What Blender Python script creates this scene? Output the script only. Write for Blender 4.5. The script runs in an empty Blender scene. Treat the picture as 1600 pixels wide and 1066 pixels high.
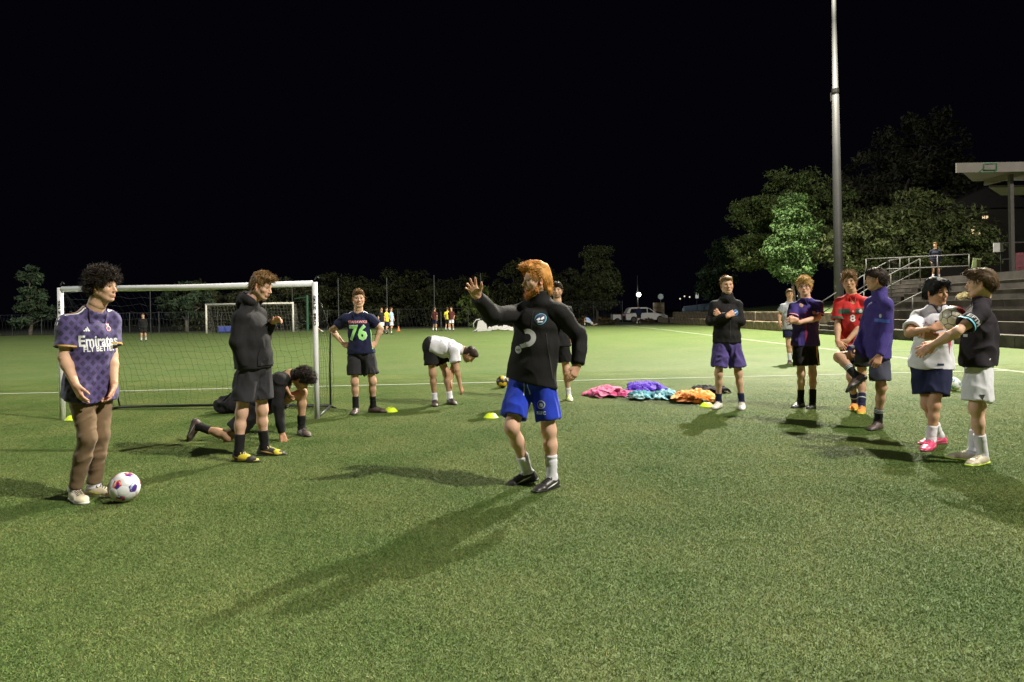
import bpy, bmesh, math, random
import numpy as np
from mathutils import Vector
from mathutils.bvhtree import BVHTree

# ------------------------------------------------------------------ camera, sky, floodlights, exposure
scene = bpy.context.scene
COL = scene.collection
CAM_H = 1.39
ROLL = 0.0175
cam_data = bpy.data.cameras.new('camera')
cam_data.sensor_width = 36.0
cam_data.lens = 24.0
cam_data.shift_y = -46.0 / 1600.0
cam_data.clip_start = 0.05
cam_data.clip_end = 1500.0
cam = bpy.data.objects.new('camera', cam_data)
COL.objects.link(cam)
cam.location = (0, 0, CAM_H)
cam.rotation_euler = (math.pi / 2, ROLL, 0)
scene.camera = cam

world = bpy.data.worlds.new('World')
scene.world = world
world.use_nodes = True
bg = world.node_tree.nodes['Background']
bg.inputs[0].default_value = (0.0030, 0.0030, 0.0075, 1)
bg.inputs[1].default_value = 0.32

scene.view_settings.view_transform = 'Standard'
scene.view_settings.look = 'None'
scene.view_settings.exposure = 0.0
scene.view_settings.gamma = 1.0
scene.cycles.max_bounces = 5
scene.cycles.diffuse_bounces = 3
scene.cycles.glossy_bounces = 2
scene.cycles.transmission_bounces = 3
scene.cycles.use_denoising = True
scene.cycles.caustics_reflective = False
scene.cycles.caustics_refractive = False

LAMP_NEAR = (17.6, -2.8, 20.5)      # floodlight standing beyond the right of the camera
LAMP_FAR = (16.40, 34.55, 25.1)       # floodlight on the pole that is in the picture
LAMP_LEFT = (-52.0, 16.0, 22.0)     # pole on the opposite touchline, out of the frame


def flood(name, loc, aim, watts, color, size=0.25, cone=165):
    d = bpy.data.lights.new(name, 'SPOT')
    d.energy = watts
    d.color = color
    d.shadow_soft_size = size
    d.spot_size = math.radians(cone)
    d.spot_blend = 0.35
    o = bpy.data.objects.new(name, d)
    COL.objects.link(o)
    o.location = loc
    o.rotation_euler = (Vector(aim) - Vector(loc)).to_track_quat('-Z', 'Y').to_euler()
    return o


flood('floodlight_near', LAMP_NEAR, (-4, 12, 0), 53000, (1.0, 0.97, 0.84))
flood('floodlight_far', LAMP_FAR, (2, 18, 0), 176000, (1.0, 0.96, 0.78))
flood('floodlight_left', LAMP_LEFT, (-20, 30, 0), 48000, (0.97, 1.0, 0.93))

rng = random.Random(7)
NP = np.random.RandomState(11)


# ------------------------------------------------------------------ materials
def new_mat(name):
    m = bpy.data.materials.new(name)
    m.use_nodes = True
    nt = m.node_tree
    b = nt.nodes['Principled BSDF']
    return m, nt, b


def N(nt, t, **kw):
    n = nt.nodes.new(t)
    for k, v in kw.items():
        if k.startswith('i_'):
            n.inputs[int(k[2:])].default_value = v
        else:
            setattr(n, k, v)
    return n


def ramp(nt, stops):
    r = nt.nodes.new('ShaderNodeValToRGB')
    e = r.color_ramp.elements
    while len(e) > 1:
        e.remove(e[-1])
    e[0].position, e[0].color = stops[0][0], (*stops[0][1], 1)
    for p, c in stops[1:]:
        x = e.new(p)
        x.color = (*c, 1)
    return r


def bump(nt, b, scale, strength, dist=0.01, detail=3.0, coord='Object', stretch=None):
    tc = N(nt, 'ShaderNodeTexCoord')
    src = tc.outputs[coord]
    if stretch:
        mp = N(nt, 'ShaderNodeMapping')
        mp.inputs['Scale'].default_value = stretch
        nt.links.new(src, mp.inputs[0])
        src = mp.outputs[0]
    no = N(nt, 'ShaderNodeTexNoise')
    no.inputs['Scale'].default_value = scale
    no.inputs['Detail'].default_value = detail
    nt.links.new(src, no.inputs['Vector'])
    bp = N(nt, 'ShaderNodeBump')
    bp.inputs['Strength'].default_value = strength
    bp.inputs['Distance'].default_value = dist
    nt.links.new(no.outputs[0], bp.inputs['Height'])
    nt.links.new(bp.outputs[0], b.inputs['Normal'])
    return no


MATS = {}


def plain(name, col, rough=0.6, metal=0.0, vary=0.12, vscale=6.0, bscale=0, bstr=0.0, bdist=0.01):
    if name in MATS:
        return MATS[name]
    m, nt, b = new_mat(name)
    b.inputs['Roughness'].default_value = rough
    b.inputs['Metallic'].default_value = metal
    tc = N(nt, 'ShaderNodeTexCoord')
    no = N(nt, 'ShaderNodeTexNoise')
    no.inputs['Scale'].default_value = vscale
    no.inputs['Detail'].default_value = 4
    nt.links.new(tc.outputs['Object'], no.inputs['Vector'])
    r = ramp(nt, [(0.3, tuple(c * (1 - vary) for c in col)), (0.7, tuple(min(1, c * (1 + vary)) for c in col))])
    nt.links.new(no.outputs[0], r.inputs[0])
    nt.links.new(r.outputs[0], b.inputs['Base Color'])
    if bscale:
        bump(nt, b, bscale, bstr, bdist)
    MATS[name] = m
    return m


def cloth(name, col, rough=0.85, wr=0.35, sheen=0.15, vary=0.08):
    """woven or knitted cloth: slight colour drift, small wrinkles"""
    if name in MATS:
        return MATS[name]
    m, nt, b = new_mat(name)
    b.inputs['Roughness'].default_value = rough
    b.inputs['Sheen Weight'].default_value = sheen * min(1, max(col) * 3)
    b.inputs['Sheen Roughness'].default_value = 0.5
    b.inputs['Specular IOR Level'].default_value = 0.25
    tc = N(nt, 'ShaderNodeTexCoord')
    no = N(nt, 'ShaderNodeTexNoise')
    no.inputs['Scale'].default_value = 14
    no.inputs['Detail'].default_value = 6
    nt.links.new(tc.outputs['Object'], no.inputs['Vector'])
    r = ramp(nt, [(0.3, tuple(c * (1 - vary) for c in col)), (0.7, tuple(min(1, c * (1 + vary)) for c in col))])
    nt.links.new(no.outputs[0], r.inputs[0])
    nt.links.new(r.outputs[0], b.inputs['Base Color'])
    bump(nt, b, 11, wr * 1.3, 0.018, 1.6, stretch=(1, 1, 0.55))
    MATS[name] = m
    return m


def vcol_mat(name, rough=0.5, spec=0.4, bscale=0, bstr=0.0, rnd=0.0, sss=0.0):
    if name in MATS:
        return MATS[name]
    m, nt, b = new_mat(name)
    b.inputs['Roughness'].default_value = rough
    b.inputs['Specular IOR Level'].default_value = spec
    a = N(nt, 'ShaderNodeVertexColor', layer_name='Col')
    nt.links.new(a.outputs[0], b.inputs['Base Color'])
    if sss:
        b.inputs['Subsurface Weight'].default_value = sss
        b.inputs['Subsurface Radius'].default_value = (0.9, 0.35, 0.2)
        b.inputs['Subsurface Scale'].default_value = 0.012
    if bscale:
        bump(nt, b, bscale, bstr, 0.004)
    MATS[name] = m
    return m


# ------------------------------------------------------------------ object helpers
def tag(o, label=None, cat=None, group=None, kind=None):
    if label:
        o['label'] = label
    if cat:
        o['category'] = cat
    if group:
        o['group'] = group
    if kind:
        o['kind'] = kind
    return o


def thing(name, label, cat, loc=(0, 0, 0), rz=0.0, group=None):
    o = bpy.data.objects.new(name, None)
    COL.objects.link(o)
    o.location = loc
    o.rotation_euler = (0, 0, rz)
    o.empty_display_size = 0.2
    return tag(o, label, cat, group)


def link(name, me, mat=None, parent=None):
    o = bpy.data.objects.new(name, me)
    COL.objects.link(o)
    if parent is not None:
        o.parent = parent
    if mat is not None and len(me.materials) == 0:
        me.materials.append(mat)
    return o


def mesh_np(name, V, F, smooth=True, col=None):
    """mesh from numpy arrays; F is n x 3 or n x 4"""
    me = bpy.data.meshes.new(name)
    V = np.ascontiguousarray(V, dtype=np.float32)
    F = np.ascontiguousarray(F, dtype=np.int32)
    n, k = F.shape
    me.vertices.add(len(V))
    me.vertices.foreach_set('co', V.ravel())
    me.loops.add(n * k)
    me.loops.foreach_set('vertex_index', F.ravel())
    me.polygons.add(n)
    me.polygons.foreach_set('loop_start', np.arange(0, n * k, k, dtype=np.int32))
    try:
        me.polygons.foreach_set('loop_total', np.full(n, k, dtype=np.int32))
    except Exception:
        pass
    me.polygons.foreach_set('use_smooth', np.full(n, smooth, dtype=bool))
    if col is not None:
        a = me.color_attributes.new('Col', 'FLOAT_COLOR', 'POINT')
        c = np.ones((len(V), 4), dtype=np.float32)
        c[:, :3] = col
        a.data.foreach_set('color', c.ravel())
    me.update(calc_edges=True)
    me.validate()
    return me


class MB:
    """collects simple shapes into one mesh"""

    def __init__(s):
        s.v, s.f = [], []

    def add(s, V, F):
        o = len(s.v)
        s.v += [tuple(map(float, p)) for p in V]
        s.f += [tuple(i + o for i in f) for f in F]

    def box(s, c, size, ax=None):
        c = np.array(c, float)
        A = np.eye(3) if ax is None else np.array(ax, float)
        h = np.array(size, float) / 2
        V = [c + A[0] * h[0] * x + A[1] * h[1] * y + A[2] * h[2] * z for z in (-1, 1) for y in (-1, 1) for x in (-1, 1)]
        s.add(V, [(0, 2, 3, 1), (4, 5, 7, 6), (0, 1, 5, 4), (2, 6, 7, 3), (0, 4, 6, 2), (1, 3, 7, 5)])

    def bar(s, a, b, r, r2=None, n=8, cap=True):
        s.tube([a, b], [r, r if r2 is None else r2], n, cap)

    def tube(s, pts, rad, n=8, cap=True, closed=False):
        pts = [np.array(p, float) for p in pts]
        if not hasattr(rad, '__len__'):
            rad = [rad] * len(pts)
        V, F = [], []
        ref = None
        m = len(pts)
        for i, p in enumerate(pts):
            if closed:
                d = pts[(i + 1) % m] - pts[i - 1]
            else:
                d = pts[min(i + 1, m - 1)] - pts[max(i - 1, 0)]
            d = d / (np.linalg.norm(d) + 1e-12)
            if ref is None:
                ref = np.cross(d, (0, 0, 1.0))
                if np.linalg.norm(ref) < 1e-3:
                    ref = np.cross(d, (1.0, 0, 0))
            u = ref - d * ref.dot(d)
            u /= np.linalg.norm(u) + 1e-12
            ref = u
            w = np.cross(d, u)
            for k in range(n):
                t = 2 * math.pi * k / n
                V.append(p + rad[i] * (u * math.cos(t) + w * math.sin(t)))
        for i in range(m if closed else m - 1):
            j = (i + 1) % m
            for k in range(n):
                k2 = (k + 1) % n
                F.append((i * n + k, i * n + k2, j * n + k2, j * n + k))
        if cap and not closed:
            F.append(tuple(range(n))[::-1])
            F.append(tuple((m - 1) * n + k for k in range(n)))
        s.add(V, F)

    def prism(s, poly, depth_vec):
        """closed polygon in 3D pushed along a vector"""
        P = [np.array(p, float) for p in poly]
        d = np.array(depth_vec, float)
        n = len(P)
        F = [tuple(range(n))[::-1], tuple(range(n, 2 * n))]
        for i in range(n):
            j = (i + 1) % n
            F.append((i, j, n + j, n + i))
        s.add(P + [p + d for p in P], F)

    def ell(s, c, r, nu=12, nv=8):
        V, F = [], []
        for j in range(nv + 1):
            th = math.pi * j / nv
            for i in range(nu):
                ph = 2 * math.pi * i / nu
                V.append((c[0] + r[0] * math.sin(th) * math.cos(ph), c[1] + r[1] * math.sin(th) * math.sin(ph), c[2] + r[2] * math.cos(th)))
        for j in range(nv):
            for i in range(nu):
                k = (i + 1) % nu
                F.append((j * nu + i, (j + 1) * nu + i, (j + 1) * nu + k, j * nu + k))
        s.add(V, F)

    def mesh(s, name, smooth=False, bevel=0.0):
        me = bpy.data.meshes.new(name)
        me.from_pydata(s.v, [], s.f)
        if bevel or True:
            bm = bmesh.new()
            bm.from_mesh(me)
            if bevel:
                bmesh.ops.remove_doubles(bm, verts=bm.verts, dist=1e-5)
                bmesh.ops.bevel(bm, geom=[e for e in bm.edges if len(e.link_faces) == 2 and e.calc_face_angle(0) > 0.6], offset=bevel, segments=2, affect='EDGES', profile=0.6)
            bmesh.ops.recalc_face_normals(bm, faces=bm.faces)
            bm.to_mesh(me)
            bm.free()
        if smooth:
            me.polygons.foreach_set('use_smooth', np.ones(len(me.polygons), dtype=bool))
        me.update()
        return me

    def build(s, name, mat, parent=None, smooth=False, bevel=0.0):
        return link(name, s.mesh(name, smooth, bevel), mat, parent)


# ------------------------------------------------------------------ implicit surfaces: bodies and clothes
def V3(*a):
    return np.array(a, dtype=np.float64)


def nrm(v):
    v = np.asarray(v, dtype=np.float64)
    return v / (np.linalg.norm(v) + 1e-12)


FAR = 0.09


class Field:
    """signed distance sampled on a box grid, primitives only touch their own neighbourhood"""

    def __init__(s, lo, hi, h):
        s.h = h
        s.lo = np.array(lo, dtype=np.float64)
        n = np.ceil((np.array(hi) - s.lo) / h).astype(int) + 1
        s.n = n
        s.ax = [(s.lo[i] + h * np.arange(n[i])).astype(np.float32) for i in range(3)]
        s.D = np.full(tuple(n), FAR, dtype=np.float32)

    def _win(s, lo, hi):
        a = np.maximum(np.floor((lo - s.lo) / s.h).astype(int), 0)
        b = np.minimum(np.ceil((hi - s.lo) / s.h).astype(int) + 1, s.n)
        if (b <= a).any():
            return None
        sl = tuple(slice(a[i], b[i]) for i in range(3))
        X = s.ax[0][sl[0]][:, None, None]
        Y = s.ax[1][sl[1]][None, :, None]
        Z = s.ax[2][sl[2]][None, None, :]
        return sl, X, Y, Z

    def _put(s, sl, d, k, op):
        D = s.D[sl]
        if op == 'add':
            if k > 0:
                h = np.maximum(k - np.abs(D - d), 0) / k
                s.D[sl] = np.minimum(D, d) - h * h * (k * 0.25)
            else:
                s.D[sl] = np.minimum(D, d)
        else:
            d = -d
            if k > 0:
                h = np.maximum(k - np.abs(D - d), 0) / k
                s.D[sl] = np.maximum(D, d) + h * h * (k * 0.25)
            else:
                s.D[sl] = np.maximum(D, d)

    def seg(s, a, b, A, B=None, k=0.02, R=None, cap=None, flat=0, op='add'):
        """tapered elliptical limb from a to b; A, B = (half width along R, half depth)"""
        a = np.asarray(a, dtype=np.float64)
        b = np.asarray(b, dtype=np.float64)
        B = A if B is None else B
        A = (A, A) if not hasattr(A, '__len__') else A
        B = (B, B) if not hasattr(B, '__len__') else B
        n = b - a
        L = float(np.linalg.norm(n))
        if L < 1e-6:
            n = V3(0, 0, 1.0)
            L = 1e-6
        n = n / np.linalg.norm(n)
        if R is None:
            R = V3(1, 0, 0) if abs(n[0]) < 0.8 else V3(0, 1, 0)
        R = np.asarray(R, dtype=np.float64)
        u = nrm(R - n * R.dot(n))
        v = np.cross(n, u)
        m = max(max(A), max(B), cap or 0) + k + 3 * s.h + 0.012
        w = s._win(np.minimum(a, b) - m, np.maximum(a, b) + m)
        if w is None:
            return
        sl, X, Y, Z = w
        x, y, z = X - np.float32(a[0]), Y - np.float32(a[1]), Z - np.float32(a[2])
        f = np.float32
        pn = x * f(n[0]) + y * f(n[1]) + z * f(n[2])
        t = np.clip(pn * f(1 / L), 0, 1)
        e = pn - t * f(L)
        if A[0] == A[1] and B[0] == B[1]:
            q2 = np.maximum(x * x + y * y + z * z - pn * pn, 0)
            d = np.sqrt(q2 + e * e) - (f(A[0]) + f(B[0] - A[0]) * t)
        else:
            pu = x * f(u[0]) + y * f(u[1]) + z * f(u[2])
            pv = x * f(v[0]) + y * f(v[1]) + z * f(v[2])
            wd = f(A[0]) + f(B[0] - A[0]) * t
            dd = f(A[1]) + f(B[1] - A[1]) * t
            cc = np.minimum(wd, dd) if cap is None else f(cap)
            pu = pu / wd
            pv = pv / dd
            e2 = e / cc
            k0 = np.sqrt(pu * pu + pv * pv + e2 * e2)
            k1 = np.sqrt((pu / wd) ** 2 + (pv / dd) ** 2 + (e2 / cc) ** 2)
            d = k0 * (k0 - 1) / np.maximum(k1, 1e-6)
        if flat & 1:
            d = np.maximum(d, -pn)
        if flat & 2:
            d = np.maximum(d, pn - f(L))
        s._put(sl, d, k, op)

    def ell(s, c, r, ax=None, k=0.012, op='add'):
        c = np.asarray(c, dtype=np.float64)
        A = np.eye(3) if ax is None else np.asarray(ax, dtype=np.float64)
        m = max(r) + k + 3 * s.h + 0.008
        w = s._win(c - m, c + m)
        if w is None:
            return
        sl, X, Y, Z = w
        f = np.float32
        x, y, z = X - f(c[0]), Y - f(c[1]), Z - f(c[2])
        q = [(x * f(A[i][0]) + y * f(A[i][1]) + z * f(A[i][2])) / f(r[i]) for i in range(3)]
        k0 = np.sqrt(q[0] ** 2 + q[1] ** 2 + q[2] ** 2)
        k1 = np.sqrt((q[0] / f(r[0])) ** 2 + (q[1] / f(r[1])) ** 2 + (q[2] / f(r[2])) ** 2)
        d = np.where(k0 < 1e-4, -min(r), k0 * (k0 - 1) / np.maximum(k1, 1e-6)).astype(np.float32)
        s._put(sl, d, k, op)

    def cut(s, p, n):
        """keep the side behind the plane (p, n)"""
        n = nrm(n)
        f = np.float32
        d = (s.ax[0][:, None, None] - f(p[0])) * f(n[0]) + (s.ax[1][None, :, None] - f(p[1])) * f(n[1]) + (s.ax[2][None, None, :] - f(p[2])) * f(n[2])
        s.D = np.maximum(s.D, d)

    def like(s):
        o = object.__new__(Field)
        o.h, o.lo, o.n, o.ax = s.h, s.lo, s.n, s.ax
        o.D = np.full(tuple(s.n), FAR, dtype=np.float32)
        return o

    def join(s, o, k=0.02):
        h = np.maximum(k - np.abs(s.D - o.D), 0) / k
        s.D = np.minimum(s.D, o.D) - h * h * (k * 0.25)

    def mesh(s, smooth=1):
        D = s.D
        # close the surface at the border of the grid
        D[0], D[-1] = FAR, FAR
        D[:, 0], D[:, -1] = FAR, FAR
        D[:, :, 0], D[:, :, -1] = FAR, FAR
        S = (D < 0)
        s8 = S.view(np.uint8)
        c = s8[:-1] + s8[1:]
        c = c[:, :-1] + c[:, 1:]
        c = c[:, :, :-1] + c[:, :, 1:]
        act = np.nonzero((c > 0) & (c < 8))
        I = np.stack(act, 1)
        m = len(I)
        if m == 0:
            return np.zeros((0, 3)), np.zeros((0, 4), int)
        idx = np.full(c.shape, -1, dtype=np.int32)
        idx[act] = np.arange(m)
        off = [(0, 0, 0), (1, 0, 0), (0, 1, 0), (1, 1, 0), (0, 0, 1), (1, 0, 1), (0, 1, 1), (1, 1, 1)]
        val = np.stack([D[I[:, 0] + o[0], I[:, 1] + o[1], I[:, 2] + o[2]] for o in off], 1)
        P = np.zeros((m, 3), dtype=np.float32)
        cnt = np.zeros(m, dtype=np.float32)
        for p, q in ((0, 1), (2, 3), (4, 5), (6, 7), (0, 2), (1, 3), (4, 6), (5, 7), (0, 4), (1, 5), (2, 6), (3, 7)):
            va, vb = val[:, p], val[:, q]
            k = (va < 0) != (vb < 0)
            t = np.where(k, va / np.where(k, va - vb, 1), 0)
            for i in range(3):
                P[:, i] += np.where(k, off[p][i] + (off[q][i] - off[p][i]) * t, 0)
            cnt += k
        P = P / cnt[:, None]
        V = s.lo + (I + P) * s.h
        Q = []
        for a in range(3):
            b, d = (a + 1) % 3, (a + 2) % 3
            sa = [slice(None)] * 3
            sb = [slice(None)] * 3
            sa[a], sb[a] = slice(0, -1), slice(1, None)
            e = np.nonzero(S[tuple(sa)] != S[tuple(sb)])
            E = np.stack(e, 1)
            ok = (E[:, b] > 0) & (E[:, d] > 0) & (E[:, b] < s.n[b] - 1) & (E[:, d] < s.n[d] - 1)
            E = E[ok]
            flip = S[E[:, 0], E[:, 1], E[:, 2]]
            q = []
            for db, dd in ((-1, -1), (0, -1), (0, 0), (-1, 0)):
                G = E.copy()
                G[:, b] += db
                G[:, d] += dd
                q.append(idx[G[:, 0], G[:, 1], G[:, 2]])
            q = np.stack(q, 1)
            q[~flip] = q[~flip][:, ::-1]
            Q.append(q)
        F = np.concatenate(Q, 0)
        for _ in range(smooth):
            V = relax(V, F)
        return V, F


def relax(V, F, w=0.5):
    n = len(V)
    acc = np.zeros((n, 3))
    a, b = F.ravel(), np.roll(F, -1, 1).ravel()
    cnt = np.bincount(a, minlength=n) + np.bincount(b, minlength=n)
    for i in range(3):
        acc[:, i] = np.bincount(a, weights=V[b, i], minlength=n) + np.bincount(b, weights=V[a, i], minlength=n)
    return V * (1 - w) + w * acc / np.maximum(cnt, 1)[:, None]


def normals(V, F):
    fn = np.cross(V[F[:, 2]] - V[F[:, 0]], V[F[:, 3 if F.shape[1] > 3 else 2]] - V[F[:, 1]])
    n = np.zeros_like(V)
    for c in range(F.shape[1]):
        for i in range(3):
            n[:, i] += np.bincount(F[:, c], weights=fn[:, i], minlength=len(V))
    return n / (np.linalg.norm(n, axis=1, keepdims=True) + 1e-12)


_LAT = np.random.RandomState(5).rand(32, 32, 32).astype(np.float32)


def vnoise(P):
    """smooth value noise in 0..1, period 32"""
    i = np.floor(P).astype(int)
    f = P - i
    f = f * f * (3 - 2 * f)
    i0, i1 = i % 32, (i + 1) % 32
    g = lambda a, b, c: _LAT[a[:, 0], b[:, 1], c[:, 2]]
    x, y, z = f[:, 0], f[:, 1], f[:, 2]
    c0 = (g(i0, i0, i0) * (1 - x) + g(i1, i0, i0) * x) * (1 - y) + (g(i0, i1, i0) * (1 - x) + g(i1, i1, i0) * x) * y
    c1 = (g(i0, i0, i1) * (1 - x) + g(i1, i0, i1) * x) * (1 - y) + (g(i0, i1, i1) * (1 - x) + g(i1, i1, i1) * x) * y
    return c0 * (1 - z) + c1 * z


def folds(V, F, amp, seed, stretch=(1, 1, 0.5), freq=14.0):
    """push cloth in and out in soft ridges"""
    Nn = normals(V, F)
    s = np.array(stretch)
    o = np.array([seed * 3.7, seed * 1.3, seed * 2.1])
    W = np.stack([vnoise(V * 5 + o), vnoise(V * 5 + o + 9), vnoise(V * 5 + o + 17)], 1) - 0.5
    P = (V + W * 0.16) * s * freq + o
    r = 1 - np.abs(2 * vnoise(P) - 1) * 2
    r2 = vnoise(P * 2.1 + 5) - 0.5
    r3 = vnoise(V * 4 + o) - 0.5
    return V + Nn * ((r * 0.9 + r2 * 0.7 + r3 * 1.0) * amp)[:, None]


# ------------------------------------------------------------------ people
def frame(F, U):
    F = nrm(F)
    U = nrm(np.asarray(U, float) - F * F.dot(U))
    return F, U, np.cross(F, U)


def head_dir(face):
    y, p = math.radians(face[0]), math.radians(face[1])
    F = V3(math.sin(y) * math.cos(p), -math.cos(y) * math.cos(p), math.sin(p))
    U = V3(-math.sin(y) * math.sin(p), math.cos(y) * math.sin(p), math.cos(p))
    return frame(F, U)


SKIN = {
    'fair': (0.56, 0.335, 0.225),
    'pink': (0.60, 0.36, 0.26),
    'tan': (0.46, 0.265, 0.165),
    'olive': (0.42, 0.25, 0.15),
}


def hand(Fd, w, f, n, side, o):
    """palm, four unequal bent fingers and a thumb; w wrist, f direction, n palm normal"""
    f = nrm(f)
    n = nrm(np.asarray(n, float) - f * f.dot(n))
    t = np.cross(f, n) * (1 if side == 'R' else -1)     # towards the thumb
    curl, spread = o.get('curl', 0.35), o.get('spread', 0.12)
    s = o.get('size', 1.0)
    P = lambda a, b, c: w + (t * a + f * b + n * c) * s
    Fd.seg(P(0, -0.02, 0), P(0, 0.02, 0), (0.027 * s, 0.020 * s), (0.031 * s, 0.018 * s), 0.012, R=t)
    xs = (0.030, 0.010, -0.010, -0.029)
    ln = (0.070, 0.078, 0.072, 0.056)
    for i in range(4):
        Fd.seg(P(xs[i] * 0.7, 0.02, 0), P(xs[i], 0.092 - abs(xs[i] - .005) * 0.25, 0.0), 0.0145 * s, 0.0115 * s, 0.016)
    Fd.ell(P(0.024, 0.035, 0.010), (0.014 * s, 0.028 * s, 0.013 * s), (t, f, n), 0.012)
    for i in range(4):
        p = P(xs[i], 0.088 - abs(xs[i] - .005) * 0.25, 0.0)
        ang = spread * (1.5 - i) * 0.55
        d0 = nrm(f * math.cos(ang) + t * math.sin(ang))
        b = 0.0
        r = (0.0092, 0.0095, 0.0090, 0.0080)[i] * s
        cu = curl[i] if hasattr(curl, '__len__') else curl * (0.85 + 0.12 * i)
        for j, (fr, kb) in enumerate(((0.45, 0.75), (0.31, 1.1), (0.24, 0.8))):
            b += cu * kb
            d = d0 * math.cos(b) + n * math.sin(b)
            q = p + d * ln[i] * fr * s
            Fd.seg(p, q, r, r * 0.93, 0.004)
            p, r = q, r * 0.93
    th = o.get('thumb', 0.6)
    p = P(0.026, 0.022, 0.006)
    d = nrm(t * math.sin(th) + f * math.cos(th) + n * 0.25)
    q = p + d * 0.044 * s
    Fd.seg(p, q, 0.0135 * s, 0.0108 * s, 0.010)
    d = nrm(t * math.sin(th * 0.75) + f * math.cos(th * 0.75) + n * 0.3)
    q2 = q + d * 0.032 * s
    Fd.seg(q, q2, 0.0105 * s, 0.0095 * s, 0.004)
    d = nrm(t * math.sin(th * 0.45) + f * math.cos(th * 0.45) + n * 0.3)
    Fd.seg(q2, q2 + d * 0.025 * s, 0.0095 * s, 0.0080 * s, 0.004)


def head_field(c, fr, nk, v, sex=1.0, jaw=1.0, hs=1.0):
    F, U, R = fr
    A = (R, F, U)
    P = lambda r, f, u: c + (R * r + F * f + U * u) * hs
    E = lambda r, f, u, rr, k=.012, op='add': D.ell(P(r, f, u), tuple(x * hs for x in rr), A, k, op)
    lo = np.minimum(c - 0.16, nk - 0.09)
    hi = np.maximum(c + 0.16, nk + 0.05)
    D = Field(lo, hi, v)
    E(0, -.012, .036, (.075, .096, .080), 0)
    E(0, .030, -.028, (.063, .060, .084), .03)
    for sx in (-1, 1):
        D.seg(P(sx * .056, -.005, -.045), P(sx * .026 * jaw, .058, -.094), .020 * hs, .017 * hs, .02)
        E(sx * .040, .058, -.024, (.024, .022, .020), .02)
        D.seg(P(sx * .012, .084, .020), P(sx * .044, .070, .019), .011 * hs, .009 * hs, .014)
    E(0, .064, -.099, (.026 * jaw, .022, .019), .018)
    for sx in (-1, 1):
        E(sx * .031, .097, .001, (.019, .017, .014), .012, 'sub')
    D.seg(P(0, .086, .010), P(0, .109, -.031), .0085 * hs, .0115 * hs, .010)
    for sx in (-1, 1):
        E(sx * .0105, .099, -.036, (.0085, .010, .0075), .007)
    for sx in (-1, 1):
        D.seg(P(sx * .019, .0835, .0085), P(sx * .044, .0775, .0075), .0052 * hs, None, .004)
        D.seg(P(sx * .020, .0815, -.0090), P(sx * .043, .0760, -.0085), .0046 * hs, None, .005)
    E(0, .082, -.062, (.027, .013, .015), .014)
    D.seg(P(-.021, .0865, -.0640), P(.021, .0865, -.0640), .0052 * hs, None, .007)
    E(0, .090, -.0635, (.012, .0065, .005), .006)
    D.seg(P(-.018, .0865, -.0745), P(.018, .0865, -.0745), .0060 * hs, None, .007)
    D.seg(P(-.023, .0955, -.069), P(.023, .0955, -.069), .0026 * hs, None, .004, op='sub')
    for sx in (-1, 1):
        tilt = nrm(U - F * 0.25)
        D.ell(P(sx * .078, -.008, -.008), (.0085 * hs, .018 * hs, .031 * hs), (nrm(R * 0.95 - F * sx * 0.3), nrm(F + U * .25), tilt), .008)
        D.ell(P(sx * .087, .000, -.006), (.006 * hs, .009 * hs, .017 * hs), (R, F, U), .006, 'sub')
    nb = nk + (c - nk) * 0.05
    D.seg(P(0, -.020, -.045), nb, (.056, .060), (.063, .062), .025, R=R)
    D.seg(P(0, .02, -.09), nb + F * .02, .035, .045, .03)
    return D


def head_colour(V, c, fr, skin, o):
    F, U, R = fr
    q = (V - c) / o.get('hs', 1.0)
    r, f, u = q @ R, q @ F, q @ U
    C = np.tile(np.array(skin), (len(V), 1))
    m = lambda d: np.clip(d, 0, 1)[:, None]
    blend = lambda C, col, w: C * (1 - w) + np.array(col) * w
    red = np.array(skin) * np.array((1.12, 0.82, 0.80))
    C = blend(C, red, m(0.8 - np.sqrt(((np.abs(r) - .042) / .02) ** 2 + ((u + .026) / .018) ** 2) * .8) * (f > .03)[:, None])
    C = blend(C, red, m(1.2 - np.sqrt((r / .014) ** 2 + ((u + .033) / .016) ** 2)) * (f > .09)[:, None])
    C = blend(C, red, m((np.abs(r) - .070) / .01) * (np.abs(f) < .04)[:, None])
    lip = np.array(skin) * np.array((0.88, 0.52, 0.52))
    C = blend(C, lip, m(1.6 - np.sqrt((r / .027) ** 2 + ((u + .0695) / .0090) ** 2) * 1.3) * (f > .072)[:, None])
    mouth = np.exp(-((u + .069) / .0022) ** 2) * (np.abs(r) < .024) * (f > .072)
    C = blend(C, np.array(skin) * .25, (mouth * 0.85)[:, None])
    hc = np.array(o.get('hair', (.05, .03, .02)))
    br = np.exp(-((u - .023 + (np.abs(r) - .03) * .12) / .0050) ** 2) * (np.abs(r) > .011) * (np.abs(r) < .049) * (f > .04)
    C = blend(C, hc * 0.7, (br * o.get('brow', .8))[:, None])
    # eye line
    ey = np.exp(-((u - .0065) / .0030) ** 2) * (np.abs(np.abs(r) - .031) < .018) * (f > .05)
    C = blend(C, np.array(skin) * .22, (ey * .75)[:, None])
    st = o.get('stubble', 0)
    if st:
        zone = m((-(u + .046)) / .012) * m((f + .01) / .03) * (1 - m(1.5 - np.sqrt((r / .023) ** 2 + ((u + .069) / .012) ** 2)))
        zone = np.maximum(zone, m(1.3 - np.sqrt((r / .028) ** 2 + ((u + .053) / .006) ** 2)) * (f > .07)[:, None])
        C = blend(C, hc, zone * st * (u > -.125)[:, None])
    if o.get('scalp', True):
        sc = m((u - .068 + np.abs(f - .03) * 0.0) / .008) * (f > 0)[:, None]
        bk = m((u + .03 - f * 1.0) / .02) * (f <= -.01)[:, None]
        C = blend(C, hc * .8, np.maximum(sc, bk))
    return C


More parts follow.
